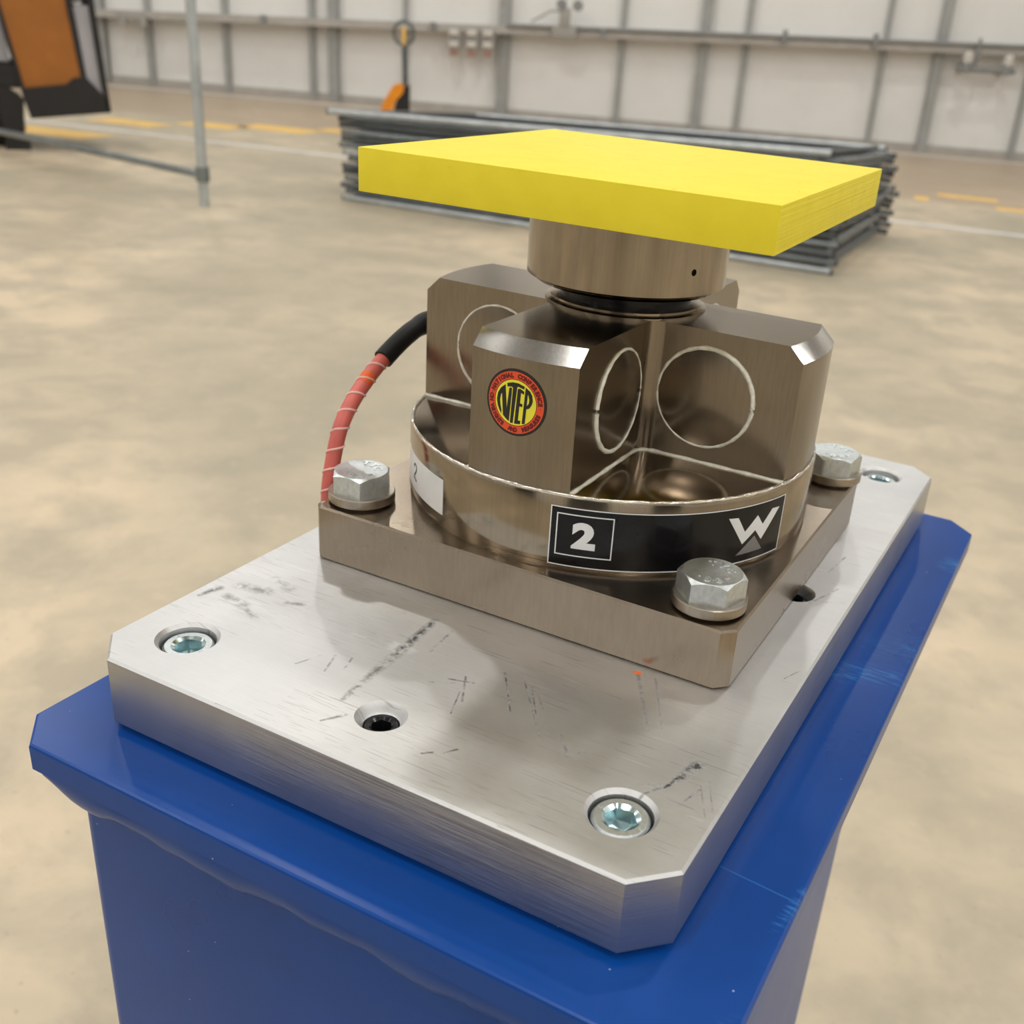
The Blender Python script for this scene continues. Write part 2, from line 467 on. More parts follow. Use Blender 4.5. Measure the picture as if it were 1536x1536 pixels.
def frames(pts):
    fr = []
    up = Vector((0, 0, 1))
    n = None
    for i, p in enumerate(pts):
        t = (pts[min(i + 1, len(pts) - 1)] - pts[max(i - 1, 0)]).normalized()
        if n is None:
            n = t.cross(up)
            if n.length < 1e-4: n = t.cross(Vector((1, 0, 0)))
            n.normalize()
        else:
            n = (n - t * n.dot(t)).normalized()
        fr.append((p, n.copy(), t.cross(n).normalized()))
    return fr

def tube(bm, pts, r, n=12, closed=False, cap=True):
    pts = [Vector(p) for p in pts]
    rr = r if callable(r) else (lambda i: r)
    if closed:
        rings = []
        N = len(pts)
        for i, p in enumerate(pts):
            t = (pts[(i + 1) % N] - pts[i - 1]).normalized()
            a = t.cross(Vector((0, 0, 1)))
            if a.length < 1e-4: a = t.cross(Vector((0.3, 1, 0)))
            a.normalize(); b = t.cross(a).normalized()
            rings.append([p + (a * math.cos(2 * PI * k / n) + b * math.sin(2 * PI * k / n)) * rr(i) for k in range(n)])
        rings.append(rings[0])
        vr = [[bm.verts.new(p) for p in r_] for r_ in rings[:-1]]
        for i in range(N):
            A, B = vr[i], vr[(i + 1) % N]
            for k in range(n):
                l = (k + 1) % n
                bm.faces.new((A[k], A[l], B[l], B[k]))
        return bm
    rings = [[p + (a * math.cos(2 * PI * k / n) + b * math.sin(2 * PI * k / n)) * rr(i) for k in range(n)] for i, (p, a, b) in enumerate(frames(pts))]
    return loft(bm, rings, True, (cap, cap))

def booleaned(bm, cutter):
    """bm minus cutter, both bmeshes in the same coordinates -> new bmesh"""
    ms = []
    for b in (bm, cutter):
        bmesh.ops.recalc_face_normals(b, faces=b.faces)
        me = bpy.data.meshes.new('tmp'); b.to_mesh(me); b.free(); ms.append(me)
    oa = bpy.data.objects.new('tmp_a', ms[0]); ob = bpy.data.objects.new('tmp_b', ms[1])
    COL.objects.link(oa); COL.objects.link(ob)
    md = oa.modifiers.new('b', 'BOOLEAN'); md.operation = 'DIFFERENCE'; md.object = ob; md.solver = 'EXACT'
    dg = bpy.context.evaluated_depsgraph_get(); dg.update()
    me = bpy.data.meshes.new_from_object(oa.evaluated_get(dg))
    out = bmesh.new(); out.from_mesh(me)
    for o in (oa, ob): bpy.data.objects.remove(o)
    for m in ms + [me]: bpy.data.meshes.remove(m)
    return out

_fc = {}
def text2d(s, bold=0.0):
    """flat outline of a string, centred, cap height ~1: (verts2d, faces)"""
    key = (s, bold)
    if key in _fc: return _fc[key]
    cu = bpy.data.curves.new('t', 'FONT'); cu.body = s; cu.size = 1.0; cu.offset = bold; cu.resolution_u = 4
    o = bpy.data.objects.new('t', cu); COL.objects.link(o)
    dg = bpy.context.evaluated_depsgraph_get(); dg.update()
    me = bpy.data.meshes.new_from_object(o.evaluated_get(dg))
    vs = [(v.co.x, v.co.y) for v in me.vertices]; fs = [list(p.vertices) for p in me.polygons]
    bpy.data.objects.remove(o); bpy.data.curves.remove(cu); bpy.data.meshes.remove(me)
    if vs:
        b = bmesh.new()
        vv = [b.verts.new((x, y, 0)) for x, y in vs]
        for f in fs: b.faces.new([vv[i] for i in f])
        bmesh.ops.triangulate(b, faces=b.faces)
        bmesh.ops.subdivide_edges(b, edges=b.edges, cuts=1, use_grid_fill=True)
        b.verts.index_update()
        vs = [(v.co.x, v.co.y) for v in b.verts]; fs = [[v.index for v in f.verts] for f in b.faces]
        b.free()
        x0 = min(v[0] for v in vs); x1 = max(v[0] for v in vs); y0 = min(v[1] for v in vs); y1 = max(v[1] for v in vs)
        k = 1.0 / max(y1 - y0, 1e-6)
        vs = [((x - (x0 + x1) / 2) * k, (y - (y0 + y1) / 2) * k) for x, y in vs]
    _fc[key] = (vs, fs)
    return _fc[key]

def flat_add(bm, vs, fs, fn):
    vv = [bm.verts.new(fn(x, y)) for x, y in vs]
    for f in fs:
        try: bm.faces.new([vv[i] for i in f])
        except ValueError: pass
    return bm

def poly_add(bm, pts, fn, sub=0):
    """a 2-D polygon (maybe concave), triangulated, then mapped by fn"""
    b = bmesh.new()
    b.faces.new([b.verts.new((x, y, 0)) for x, y in pts])
    b.normal_update()
    bmesh.ops.triangulate(b, faces=b.faces)
    if sub: bmesh.ops.subdivide_edges(b, edges=b.edges, cuts=sub, use_grid_fill=True)
    b.verts.index_update()
    vv = [bm.verts.new(fn(v.co.x, v.co.y)) for v in b.verts]
    for f in b.faces: bm.faces.new([vv[v.index] for v in f.verts])
    b.free()
    return bm

def grid_add(bm, x0, x1, y0, y1, nx, ny, fn):
    vv = [[bm.verts.new(fn(x0 + (x1 - x0) * i / nx, y0 + (y1 - y0) * j / ny)) for j in range(ny + 1)] for i in range(nx + 1)]
    for i in range(nx):
        for j in range(ny):
            bm.faces.new((vv[i][j], vv[i + 1][j], vv[i + 1][j + 1], vv[i][j + 1]))
    return bm

def thicken(bm, fn_off):
    """give a decal skin a thin body: duplicate moved by fn_off(co) and join the rim"""
    ret = bmesh.ops.extrude_face_region(bm, geom=list(bm.faces))
    for v in ret['geom']:
        if isinstance(v, bmesh.types.BMVert): v.co = fn_off(v.co)
    return bm

# ================================================================== THE HALL
A0, A1, B1, HZ = -15.0, 16.0, 29.0, 8.0
def abbox(a0, a1, b0, b1, z0, z1, bevel=0.0):
    mt = Matrix.Translation(WM) @ Matrix(((WD.x, WN.x, 0, 0), (WD.y, WN.y, 0, 0), (0, 0, 1, 0), (0, 0, 0, 1)))
    return newbox((a0, b0, z0), (a1, b1, z1), mt, bevel)

floor = struct(obj('floor', abbox(A0 - 0.3, A1 + 0.3, -0.3, B1 + 0.3, -0.25, 0.0), 'floor'))
floor['label'] = 'tan concrete workshop floor with painted lines'
wall_back = struct(obj('wall_back', abbox(A0, A1, -0.25, 0.0, 0.0, HZ), 'wall'))
wall_back['label'] = 'white sheet wall behind the fence panels'
struct(obj('wall_left', abbox(A0 - 0.25, A0, -0.25, B1 + 0.25, 0.0, HZ), 'wall'))
struct(obj('wall_right', abbox(A1, A1 + 0.25, -0.25, B1 + 0.25, 0.0, HZ), 'wall'))
struct(obj('wall_front', abbox(A0, A1, B1, B1 + 0.25, 0.0, HZ), 'wall'))
struct(obj('ceiling', abbox(A0 - 0.25, A1 + 0.25, -0.25, B1 + 0.25, HZ, HZ + 0.2), 'ceiling'))

for k, (a0, a1) in enumerate(((-11.0, -6.5), (-2.0, 2.5), (7.5, 12.0))):  # unseen doors added behind the camera for dark reflections in the metal
    dr = struct(obj('added_door_%d' % (k + 1), abbox(a0, a1, B1 - 0.06, B1, 0.0, 4.6), 'added_door_grey'))
    for q in range(11):
        obj('added_slat', abbox(a0 + 0.05, a1 - 0.05, B1 - 0.10, B1 - 0.06, 0.05 + q * 0.41, 0.42 + q * 0.41), 'added_door_grey', dr)

# posts of the far wall (children of the wall)
for a, w in ((-9.4, .08), (-8.0, .08), (-6.13, .085), (-4.90, .085), (-3.54, .085), (-2.08, .07), (1.24, .08), (3.10, .08), (5.13, .075), (7.30, .075), (9.3, .075)):
    obj('post', abbox(a - w / 2, a + w / 2, 0.0, 0.09, 0.0, HZ), 'post', wall_back)
for a, w in ((-6.9, .15), (-3.195, .15), (-0.555, .17), (2.465, .145), (5.94, .14), (9.0, .14)):
    b = abbox(a - w / 2, a + w / 2, 0.0, 0.03, 0.0, HZ)
    for o_ in (0.03, 0.09):
        c = abbox(a - (w / 2 if o_ > .05 else 0.022), a + (w / 2 if o_ > .05 else 0.022), o_, 0.09 if o_ < .05 else 0.115, 0.0, HZ)
        me = bpy.data.meshes.new('t'); c.to_mesh(me); c.free(); b.from_mesh(me); bpy.data.meshes.remove(me)
    obj('post', b, 'post', wall_back)
RAILZ = lambda a: 1.275 + 0.036 * a
def railbox(a0, a1, b0, b1, z0, z1):
    bm = bmesh.new()
    vs = []
    for a in (a0, a1):
        for (b, z) in ((b0, z0), (b1, z0), (b1, z1), (b0, z1)):
            vs.append(bm.verts.new(AB(a, b, RAILZ(a) + z)))
    for f in ((0, 1, 2, 3), (7, 6, 5, 4), (0, 4, 5, 1), (1, 5, 6, 2), (2, 6, 7, 3), (3, 7, 4, 0)):
        bm.faces.new([vs[i] for i in f])
    return bm
rail = obj('rail', railbox(A0 + 0.1, A1 - 0.1, 0.0, 0.30, -0.09, 0.02), 'rail', wall_back)
obj('conduit', tube(bmesh.new(), [AB(a, 0.325, RAILZ(a) + 0.030) for a in (-0.5, 4, 8, 12)], 0.028, 10), 'pipe', wall_back)
for a in (-5.35, -4.2, -1.6, 3.62, 4.93, 0.95, 7.9):
    obj('clamp', railbox(a - 0.035, a + 0.035, 0.295, 0.36, -0.09, 0.12 if a > 3 else 0.03), 'pipe', wall_back)
obj('kerb', abbox(A0 + 0.1, A1 - 0.1, 0.0, 0.05, 0.0, 0.11), 'rail', wall_back)

# painted floor markings
def mark(pts, mat, name='floor_marking'):
    bm = bmesh.new()
    lo = [Vector((x, y, 0.0)) for x, y in pts]; hi = [p + Vector((0, 0, 0.0025)) for p in lo]
    loft(bm, [lo, hi])
    return obj(name, bm, mat, floor)
def strip(p, q, w, mat, name='floor_line'):
    p, q = Vector(p), Vector(q); t = (q - p).normalized(); n = Vector((-t.y, t.x)) * w / 2
    return mark([tuple(p - n), tuple(q - n), tuple(q + n), tuple(p + n)], mat, name)
strip((-13.0, 7.28), (5.0, 10.9), 0.11, 'line_white')
wl0 = AB(-14.5, 0.62); wl1 = AB(15.5, 0.62)
strip((wl0.x, wl0.y), (wl1.x, wl1.y), 0.20, 'line_white')
dd = Vector((0.9806, 0.196)); dn = Vector((-0.196, 0.9806))
for (x, y, l, w) in ((-9.35, 7.33, 1.0, 0.52), (-9.85, 8.72, 0.8, 0.46), (-9.30, 9.42, 0.70, 0.5), (-8.75, 9.92, 0.85, 0.55), (-8.30, 10.45, 0.5, 0.4),
                     (-1.30, 12.16, 0.62, 0.28), (-1.66, 11.55, 0.14, 0.35), (-0.62, 11.62, 0.62, 0.26), (0.35, 12.5, 0.8, 0.26), (1.1, 11.9, 0.8, 0.26)):
    c = Vector((x, y))
    mark([tuple(c + dd * sx * l / 2 + dn * sy * w / 2) for sx, sy in ((-1, -1), (1, -1), (1, 1), (-1, 1))], 'line_yellow')

# ================================================================== PEDESTAL
TA = 0.1312
BX0, BX1, BY0, BY1, BC = -0.0783, 1.1207, -0.1023, 1.7593, 0.0595
BT = 0.052
def octo(x0, x1, y0, y1, c, z, ins=0.0):
    x0 += ins; x1 -= ins; y0 += ins; y1 -= ins
    c = c - ins * 0.586
    return [P3(*p, z) for p in ((x0 + c, y0), (x1 - c, y0), (x1, y0 + c), (x1, y1 - c), (x1 - c, y1), (x0 + c, y1), (x0, y1 - c), (x0, y0 + c))]

ped_c = P3((BX0 + BX1) / 2, (BY0 + BY1) / 2, 0)
ped = thing('steel_pedestal', (ped_c.x, ped_c.y, 0), 'tall blue painted steel pedestal carrying the aluminium plate', 'pedestal')
zt, zb = -TA, -TA - BT
def wav(ring, amp, seed):
    return ring
bm = loft(bmesh.new(), [octo(BX0, BX1, BY0, BY1, BC, zb, 0.004), octo(BX0, BX1, BY0, BY1, BC, zb + 0.005),
                        octo(BX0, BX1, BY0, BY1, BC, zt - 0.005), octo(BX0, BX1, BY0, BY1, BC, zt - 0.0015, 0.0015), octo(BX0, BX1, BY0, BY1, BC, zt, 0.005)])
obj('top_plate', bm, 'blue', ped, 12)
CX0, CX1, CY0, CY1, CR = 0.012, 0.992, -0.058, 1.60, 0.035
def rrect(x0, x1, y0, y1, r, z, n=6):
    out = []
    for (cx, cy, a0) in ((x1 - r, y0 + r, -PI / 2), (x1 - r, y1 - r, 0), (x0 + r, y1 - r, PI / 2), (x0 + r, y0 + r, PI)):
        for k in range(n + 1):
            a = a0 + PI / 2 * k / n
            out.append((cx + r * math.cos(a), cy + r * math.sin(a), z))
    return out
zf = -ZT / S + 0.05
bm = loft(bmesh.new(), [[P3(*p) for p in rrect(CX0, CX1, CY0, CY1, CR, z)] for z in (zf, zb)])
obj('column', bm, 'blue', ped, 40)
bm = newbox(P3(-0.25, -0.25, 0) * 0 + Vector((-0.25 * S, -0.3 * S, 0.0)), Vector((1.25 * S, 1.85 * S, 0.016)), None, 0.002)
obj('base_plate', bm, 'blue', ped)
# weld beads under the top plate, one per side, uneven fillets
def weld(p0, p1, out, depth_out, drop, name='weld_bead', seg=60, seed=1, endtaper=0.05):
    rnd = random.Random(seed)
    ph = [rnd.uniform(0, 6.28) for _ in range(5)]
    p0, p1, out = Vector(p0), Vector(p1), Vector(out)
    L = (p1 - p0).length
    rings = []
    for i in range(seg + 1):
        s = i / seg; q = p0.lerp(p1, s); u = s * L
        k = math.sqrt(max(0.02, min(1.0, u / endtaper, (L - u) / endtaper)))
        w = 1 + 0.10 * math.sin(u * 17 + ph[0]) + 0.06 * math.sin(u * 41 + ph[1]) + 0.03 * math.sin(u * 90 + ph[2])
        o_ = depth_out * (0.95 + 0.05 * math.sin(u * 30 + ph[3])) * min(1, .55 + k); d_ = drop * w * k
        prof = []
        for t in range(8):
            a = PI / 2 * t / 7
            bulge = 1 + 0.10 * math.sin(2 * a)
            prof.append(q + out * (o_ * math.cos(a) * bulge) + Vector((0, 0, -d_ * math.sin(a) * bulge)))
        prof.append(q + out * -0.012 + Vector((0, 0, -d_)))
        prof.append(q + out * -0.012)
        rings.append([P3(*v) for v in prof])
    return loft(bmesh.new(), rings)
wz = zb + 0.001
obj('weld_bead', weld((BX0 + 0.046, CY0, wz), (BX1 - 0.046, CY0, wz), (0, -1, 0), 0.037, 0.060, seed=3, endtaper=0.085), 'blue', ped, 50)
obj('weld_bead', weld((CX1, CY0, wz), (CX1, CY1, wz), (1, 0, 0), 0.045, 0.05, seed=5), 'blue', ped, 50)
obj('weld_bead', weld((CX0, CY1, wz), (CX0, CY0, wz), (-1, 0, 0), 0.050, 0.05, seed=7), 'blue', ped, 50)
obj('weld_bead', weld((CX1, CY1, wz), (CX0, CY1, wz), (0, 1, 0), 0.045, 0.05, seed=9), 'blue', ped, 50)

# ================================================================== ALUMINIUM PLATE
PL, PC = 1.7204, 0.0545
alu_root = thing('adapter_plate', P3(0, 0, -TA), 'thick scratched aluminium plate with chamfered corners on the blue pedestal', 'plate')
bm = loft(bmesh.new(), [octo(0, 1, 0, PL, PC, -TA, 0.012), octo(0, 1, 0, PL, PC, -TA + 0.013), octo(0, 1, 0, PL, PC, -0.0042), octo(0, 1, 0, PL, PC, 0.0, 0.0042)])
big = [(0.110, 0.112), (0.886, 0.114), (0.888, 1.605), (0.112, 1.605)]
small = [(0.494, 0.113), (0.893, 0.868), (0.107, 0.868), (0.5, 1.605)]
cut = bmesh.new()
def cutter(cx, cy, prof):
    n = 48
    rings = [[P3(cx + r * math.cos(2 * PI * i / n), cy + r * math.sin(2 * PI * i / n), z) for i in range(n)] for r, z in prof]
    loft(cut, rings)
for (cx, cy) in big:
    cutter(cx, cy, [(0.0450, -0.06), (0.0450, -0.0065), (0.0510, 0.0), (0.0520, 0.004)])
for (cx, cy) in small:
    cutter(cx, cy, [(0.0275, -0.08), (0.0275, -0.017), (0.0305, -0.014), (0.0325, -0.0085), (0.0395, 0.0), (0.041, 0.004)])
bm = booleaned(bm, cut)
pb = obj('plate_body', bm, ['alu', 'alu_sawn_shaded'], alu_root, 25)
for p in pb.data.polygons:
    c_ = p.center
    if abs(p.normal.z) < 0.3 and (min(c_.x, 1 * S - c_.x, c_.y, PL * S - c_.y) < 0.02 * S or min(c_.x + c_.y, 1 * S - c_.x + c_.y, c_.x + PL * S - c_.y, 1 * S - c_.x + PL * S - c_.y) < 0.07 * S):
        p.material_index = 1

# socket head screws
def circle_pts(r, z, n):
    return [(r * math.cos(2 * PI * i / n), r * math.sin(2 * PI * i / n), z) for i in range(n)]
def hex_pts(rc, z, n, rot):
    out = []
    for i in range(n):
        a = 2 * PI * i / n
        b = (a - rot) % (PI / 3) - PI / 6
        r = rc * math.cos(PI / 6) / math.cos(b)
        out.append((r * math.cos(a), r * math.sin(a), z))
    return out
def socket_screw(x, y, ztop, rh, rhex, depth, mat, matin, label, group, rot=0.0, marks=True, below=0.05):
    n = 48
    root = thing('socket_screw', P3(x, y, ztop - below), label, 'screw', group)
    def T(p): return P3(x + p[0], y + p[1], ztop + p[2])
    rings = [circle_pts(rh, -below, n), circle_pts(rh, -0.004, n), circle_pts(rh - 0.0035, 0, n), circle_pts(rhex * 1.16, 0, n)]
    head = loft(bmesh.new(), [[T(p) for p in r] for r in rings], True, (True, False))
    obj('screw_head', head, mat, root, 30)
    rings = [circle_pts(rhex * 1.16, 0, n), hex_pts(rhex, -0.004, n, rot), hex_pts(rhex, -depth, n, rot), [(0.0001 * math.cos(2 * PI * i / n), 0.0001 * math.sin(2 * PI * i / n), -depth - 0.005) for i in range(n)]]
    rec = loft(bmesh.new(), [[T(p) for p in r] for r in rings], True, (False, True))
    rec_o = obj('hex_recess', rec, matin, root, 30, fin=False)
    me = rec_o.data
    b = bmesh.new(); b.from_mesh(me); finish(b, 30)
    # recess normals must face up and inward
    for f in list(b.faces): pass
    b.to_mesh(me); b.free()
    if marks:
        tx = bmesh.new()
        for s, a0 in (('8.8', PI * 0.93), ('HS', -0.15), ('0', -0.75)):
            rr = (rh + rhex * 1.16) / 2 - 0.001
            vs, fs = text2d(s, 0.02)
            hh = 0.0065
            def fn(u, v, a0=a0, rr=rr, hh=hh):
                uu, vv = u * hh, v * hh + rr
                ang = a0 - PI / 2
                px = uu * math.cos(ang) - vv * math.sin(ang); py = uu * math.sin(ang) + vv * math.cos(ang)
                return T((px, py, 0.0007))
            flat_add(tx, vs, fs, fn)
        thicken(tx, lambda c: c - Vector((0, 0, 0.0008 * S)))
        obj('head_marking', tx, 'zinc_glint', root, 20)
    return root
scr_names = ['zinc socket screw in the plate corner nearest the far left front', 'bright zinc socket screw in the front right plate corner, beside the dark smudge',
             'zinc socket screw in the back right plate corner, behind the bolt', 'zinc socket screw in the back left plate corner, behind the load cell']
scr_names[0] = 'zinc socket screw in the left front corner of the aluminium plate'
for (cx, cy), zt_, lb, rt in zip(big, (-0.012, -0.008, -0.014, -0.01), scr_names, (0.25, 0.12, 0.3, 0.0)):
    socket_screw(cx, cy, zt_, 0.0405, 0.0235, 0.024, 'zinc', 'recess', lb, 'zinc screws of the aluminium plate', rt)
for (cx, cy), lb, rt in zip(small[:2], ('black socket screw sunk in the middle hole of the front edge', 'black socket screw sunk in the hole right beside the steel plate'), (0.1, 0.4)):
    socket_screw(cx, cy, -0.0150, 0.0262, 0.0165, 0.028, 'black_screw', 'black_screw', lb, 'black screws of the aluminium plate', rt, False, 0.055)

# ================================================================== STEEL MOUNTING PLATE
SX, SY, SZ, SC, SR = (0.0813 + 0.9009) / 2, (0.4566 + 1.2659) / 2, 0.1073, 0.021, 0.0049
SHX, SHY = (0.9009 - 0.0813) / 2, (1.2659 - 0.4566) / 2
mp_root = thing('mounting_plate', P3(SX, SY, 0), 'square brown nickel steel plate bolted under the load cell', 'plate')
def rot2(x, y, a): return x * math.cos(a) - y * math.sin(a), x * math.sin(a) + y * math.cos(a)
def splate(z, ins):
    hx, hy, c = SHX - ins, SHY - ins, SC - ins * .586
    pts = ((-hx + c * .6, -hy), (hx - c, -hy), (hx, -hy + c), (hx, hy - c), (hx - c, hy), (-hx + c, hy), (-hx, hy - c), (-hx, -hy + c * .6))
    return [P3(SX + rot2(x, y, SR)[0], SY + rot2(x, y, SR)[1], z) for x, y in pts]
bm = loft(bmesh.new(), [splate(0.0, 0.004), splate(0.004, 0), splate(SZ - 0.0035, 0), splate(SZ, 0.0035)])
obj('plate_body', bm, 'steel_plate', mp_root, 20)

# hex bolts with washers
def hex_bolt(x, y, rot, label):
    z0 = SZ
    root = thing('hex_bolt', P3(x, y, z0), label, 'bolt', 'hex bolts on the steel plate')
    w = bmesh.new()
    n = 48
    rings = [[P3(x + r * math.cos(2 * PI * i / n), y + r * math.sin(2 * PI * i / n), z0 + z) for i in range(n)] for r, z in ((0.0500, 0), (0.0500, 0.004), (0.0605, 0.0042), (0.0615, 0.0055), (0.0615, 0.0205), (0.0600, 0.022))]
    loft(w, rings)
    obj('washer', w, 'washer', root)
    zb_, hh, rc = z0 + 0.022, 0.039, 0.0570
    n = 96
    def hx(r_, z):
        return [P3(x + p[0], y + p[1], zb_ + z) for p in hex_pts(r_, 0, n, rot)]
    # chamfered head: hex prism cut by a 30 degree cone
    ap = rc * math.cos(PI / 6)
    rb = hx(rc, 0.0)
    hp = hex_pts(rc, 0, n, rot)
    def zc(r): return hh - max(0.0, (r - ap * 0.985)) * 0.75
    mid = [P3(x + p[0], y + p[1], zb_ + zc(math.hypot(p[0], p[1]))) for p in hp]
    def circ(r, z): return [P3(x + r * math.cos(2 * PI * i / n), y + r * math.sin(2 * PI * i / n), zb_ + z) for i in range(n)]
    rings = [rb, mid, circ(ap * 0.975, hh), circ(ap * 0.93, hh - 0.0003)]
    hb = loft(bmesh.new(), rings)
    obj('bolt_head', hb, 'zinc', root, 22)
    tx = bmesh.new()
    for s, a0, flip in (('8', -1.50, 1), ('.', -1.20, 1), ('8', -0.90, 1), ('-', -0.35, 1), ('C', 0.75, 1), ('Y', 1.35, 1), ('T', 1.95, 1), ('.', -2.0, 1)):
        vs, fs = text2d(s, 0.015)
        k = 0.0165 if s not in '.-' else 0.0034
        rr = 0.030
        ang = (a0 + PI / 2 if a0 < 0 else a0 - PI / 2)
        ccx, ccy = rr * math.cos(a0), rr * math.sin(a0)
        def fn(u, v, k=k, ang=ang, ccx=ccx, ccy=ccy):
            px, py = rot2(u * k, v * k, ang)
            return P3(x + ccx + px, y + ccy + py, zb_ + hh + 0.0010)
        flat_add(tx, vs, fs, fn)
    thicken(tx, lambda c: c - Vector((0, 0, 0.0024 * S)))
    obj('head_marking', tx, 'zinc_glint', root, 20)
    return root
hex_bolt(0.139, 0.526, math.radians(4), 'zinc hex bolt at the left front plate corner, beside the red cable')
hex_bolt(0.833, 0.530, math.radians(15), 'large zinc hex bolt in the near right plate corner, in front of the black sticker')
hex_bolt(0.847, 1.218, math.radians(20), 'zinc hex bolt at the far right plate corner, partly behind the load cell')
hex_bolt(0.145, 1.205, math.radians(33), 'zinc hex bolt at the far left plate corner, hidden behind the load cell')

# ================================================================== LOAD CELL
AX, AY, AA, RR, DZ, TZ, CH, AR, RB = 0.4778, 0.8830, 0.0980, 0.3890, 0.2395, 0.4807, 0.0262, 0.0086, 0.3944
lc = thing('load_cell', P3(AX, AY, SZ), 'brown steel cross-shaped load cell with round sensor covers on the square plate', 'load cell')
def lathe_u(cx, cy, prof, n=128, capb=True, capt=True):
    rings = [[P3(cx + r * math.cos(2 * PI * i / n), cy + r * math.sin(2 * PI * i / n), z) for i in range(n)] for r, z in prof]
    return loft(bmesh.new(), rings, True, (capb, capt))
obj('base_disc', lathe_u(AX, AY, [(RB - 0.002, SZ), (RB - 0.002, SZ + 0.006), (RB, SZ + 0.008), (RB, DZ - 0.007), (RB - 0.002, DZ - 0.002), (RB - 0.007, DZ)], 160), 'steel_turned', lc, 30)
def cross_outline(Ro, fil=0.028, na=14, nf=6):
    """counter-clockwise outline of the cross, arms of half width AA ending on a circle of radius Ro"""
    pts = []
    ha = math.asin(AA / Ro)
    for k in range(4):
        th = k * PI / 2
        for i in range(na + 1):
            a = th - ha + 2 * ha * i / na
            pts.append((Ro * math.cos(a), Ro * math.sin(a)))
        # inner corner between arm k and arm k+1, filleted
        cx, cy = AA + fil, AA + fil
        for i in range(nf + 1):
            a = -PI / 2 - (PI / 2) * i / nf
            px, py = cx + fil * math.cos(a), cy + fil * math.sin(a)
            pts.append(rot2(px, py, th))
    return [rot2(x, y, AR) for x, y in pts]
def cring(Ro, z): return [P3(AX + x, AY + y, z) for x, y in cross_outline(Ro)]
body = loft(bmesh.new(), [cring(RR, DZ - 0.004), cring(RR, TZ - CH), cring(RR - CH, TZ)])
body_o = obj('cross_body', body, ['steel', 'chamfer_lit'], lc, 25)
for p in body_o.data.polygons:            # machined chamfers at the arm ends, lamp glints put into a paler colour
    n_ = p.normal
    zc_ = p.center.z + wloc(lc).z
    if 0.35 < n_.z < 0.95: p.material_index = 1
# neck ring and plunger
obj('neck_ring', lathe_u(AX, AY, [(0.150, TZ - 0.003), (0.150, TZ + 0.003), (0.141, TZ + 0.006), (0.141, TZ + 0.010), (0.128, TZ + 0.011)], 96), 'steel_turned', lc)
obj('plunger', lathe_u(AX, AY, [(0.122, TZ), (0.122, TZ + 0.022), (0.132, TZ + 0.024), (0.132, TZ + 0.030), (0.10, TZ + 0.031), (0.10, TZ + 0.0345)], 96), 'black_screw', lc)
# round covers sealed into the arm flanks
for k in range(4):
    for side in (1, -1):
        th = k * PI / 2 + AR
        ux, uy = math.cos(th), math.sin(th)
        nx, ny = -math.sin(th) * side, math.cos(th) * side
        ccx, ccy, ccz = AX + ux * 0.212 + nx * AA, AY + uy * 0.212 + ny * AA, 0.3605
        def loc_(s, v, o_):
            return P3(ccx + ux * s + nx * o_, ccy + uy * s + ny * o_, ccz + v)
        n = 56
        cv = loft(bmesh.new(), [[loc_(r * math.cos(2 * PI * i / n), r * math.sin(2 * PI * i / n), o_) for i in range(n)] for r, o_ in ((0.0885, -0.003), (0.0885, 0.0012), (0.086, 0.0018))])
        cov = obj('sensor_cover', cv, 'steel', lc, 30)
        rnd = random.Random(k * 2 + side)
        ph = rnd.uniform(0, 6)
        rg = tube(bmesh.new(), [loc_(0.0895 * math.cos(2 * PI * i / 72), 0.0895 * math.sin(2 * PI * i / 72), 0.0006) for i in range(72)],
                  lambda i: S * (0.0034 + 0.0014 * math.sin(i * 2 * PI / 72 + ph) + 0.0004 * math.sin(i * 1.7 + ph)), 8, True)
        obj('seal_ring', rg, 'gasket', cov, 60)
# seam beads: around each pocket foot and along the disc rim
for k in range(4):
    th0 = k * PI / 2
    pts = []
    fil = 0.028
    for i in range(12):
        pts.append((math.sqrt(RR ** 2 - AA ** 2) * (1 - i / 11) + (AA + fil) * (i / 11), AA))
    for i in range(1, 6):
        a = -PI / 2 - (PI / 2) * i / 6
        pts.append((AA + fil + fil * math.cos(a), AA + fil + fil * math.sin(a)))
    for i in range(12):
        pts.append((AA, (AA + fil) * (1 - i / 11) + math.sqrt(RR ** 2 - AA ** 2) * (i / 11)))
    w = [rot2(x, y, th0 + AR) for x, y in pts]
    obj('seam_bead', tube(bmesh.new(), [P3(AX + x, AY + y, DZ + 0.001) for x, y in w], lambda i: S * (0.0040 + 0.0008 * math.sin(i * 2.3)), 8), 'gasket', lc, 60)
n = 260
rim = tube(bmesh.new(), [P3(AX + (RB - 0.0045) * math.cos(2 * PI * i / n), AY + (RB - 0.0045) * math.sin(2 * PI * i / n), DZ + 0.0003 * math.sin(i * 1.9)) for i in range(n)],
           lambda i: S * (0.0034 + 0.0006 * math.sin(i * 0.83) * math.sin(i * 0.31)), 8, True)
obj('rim_bead', rim, 'bead', lc, 60)

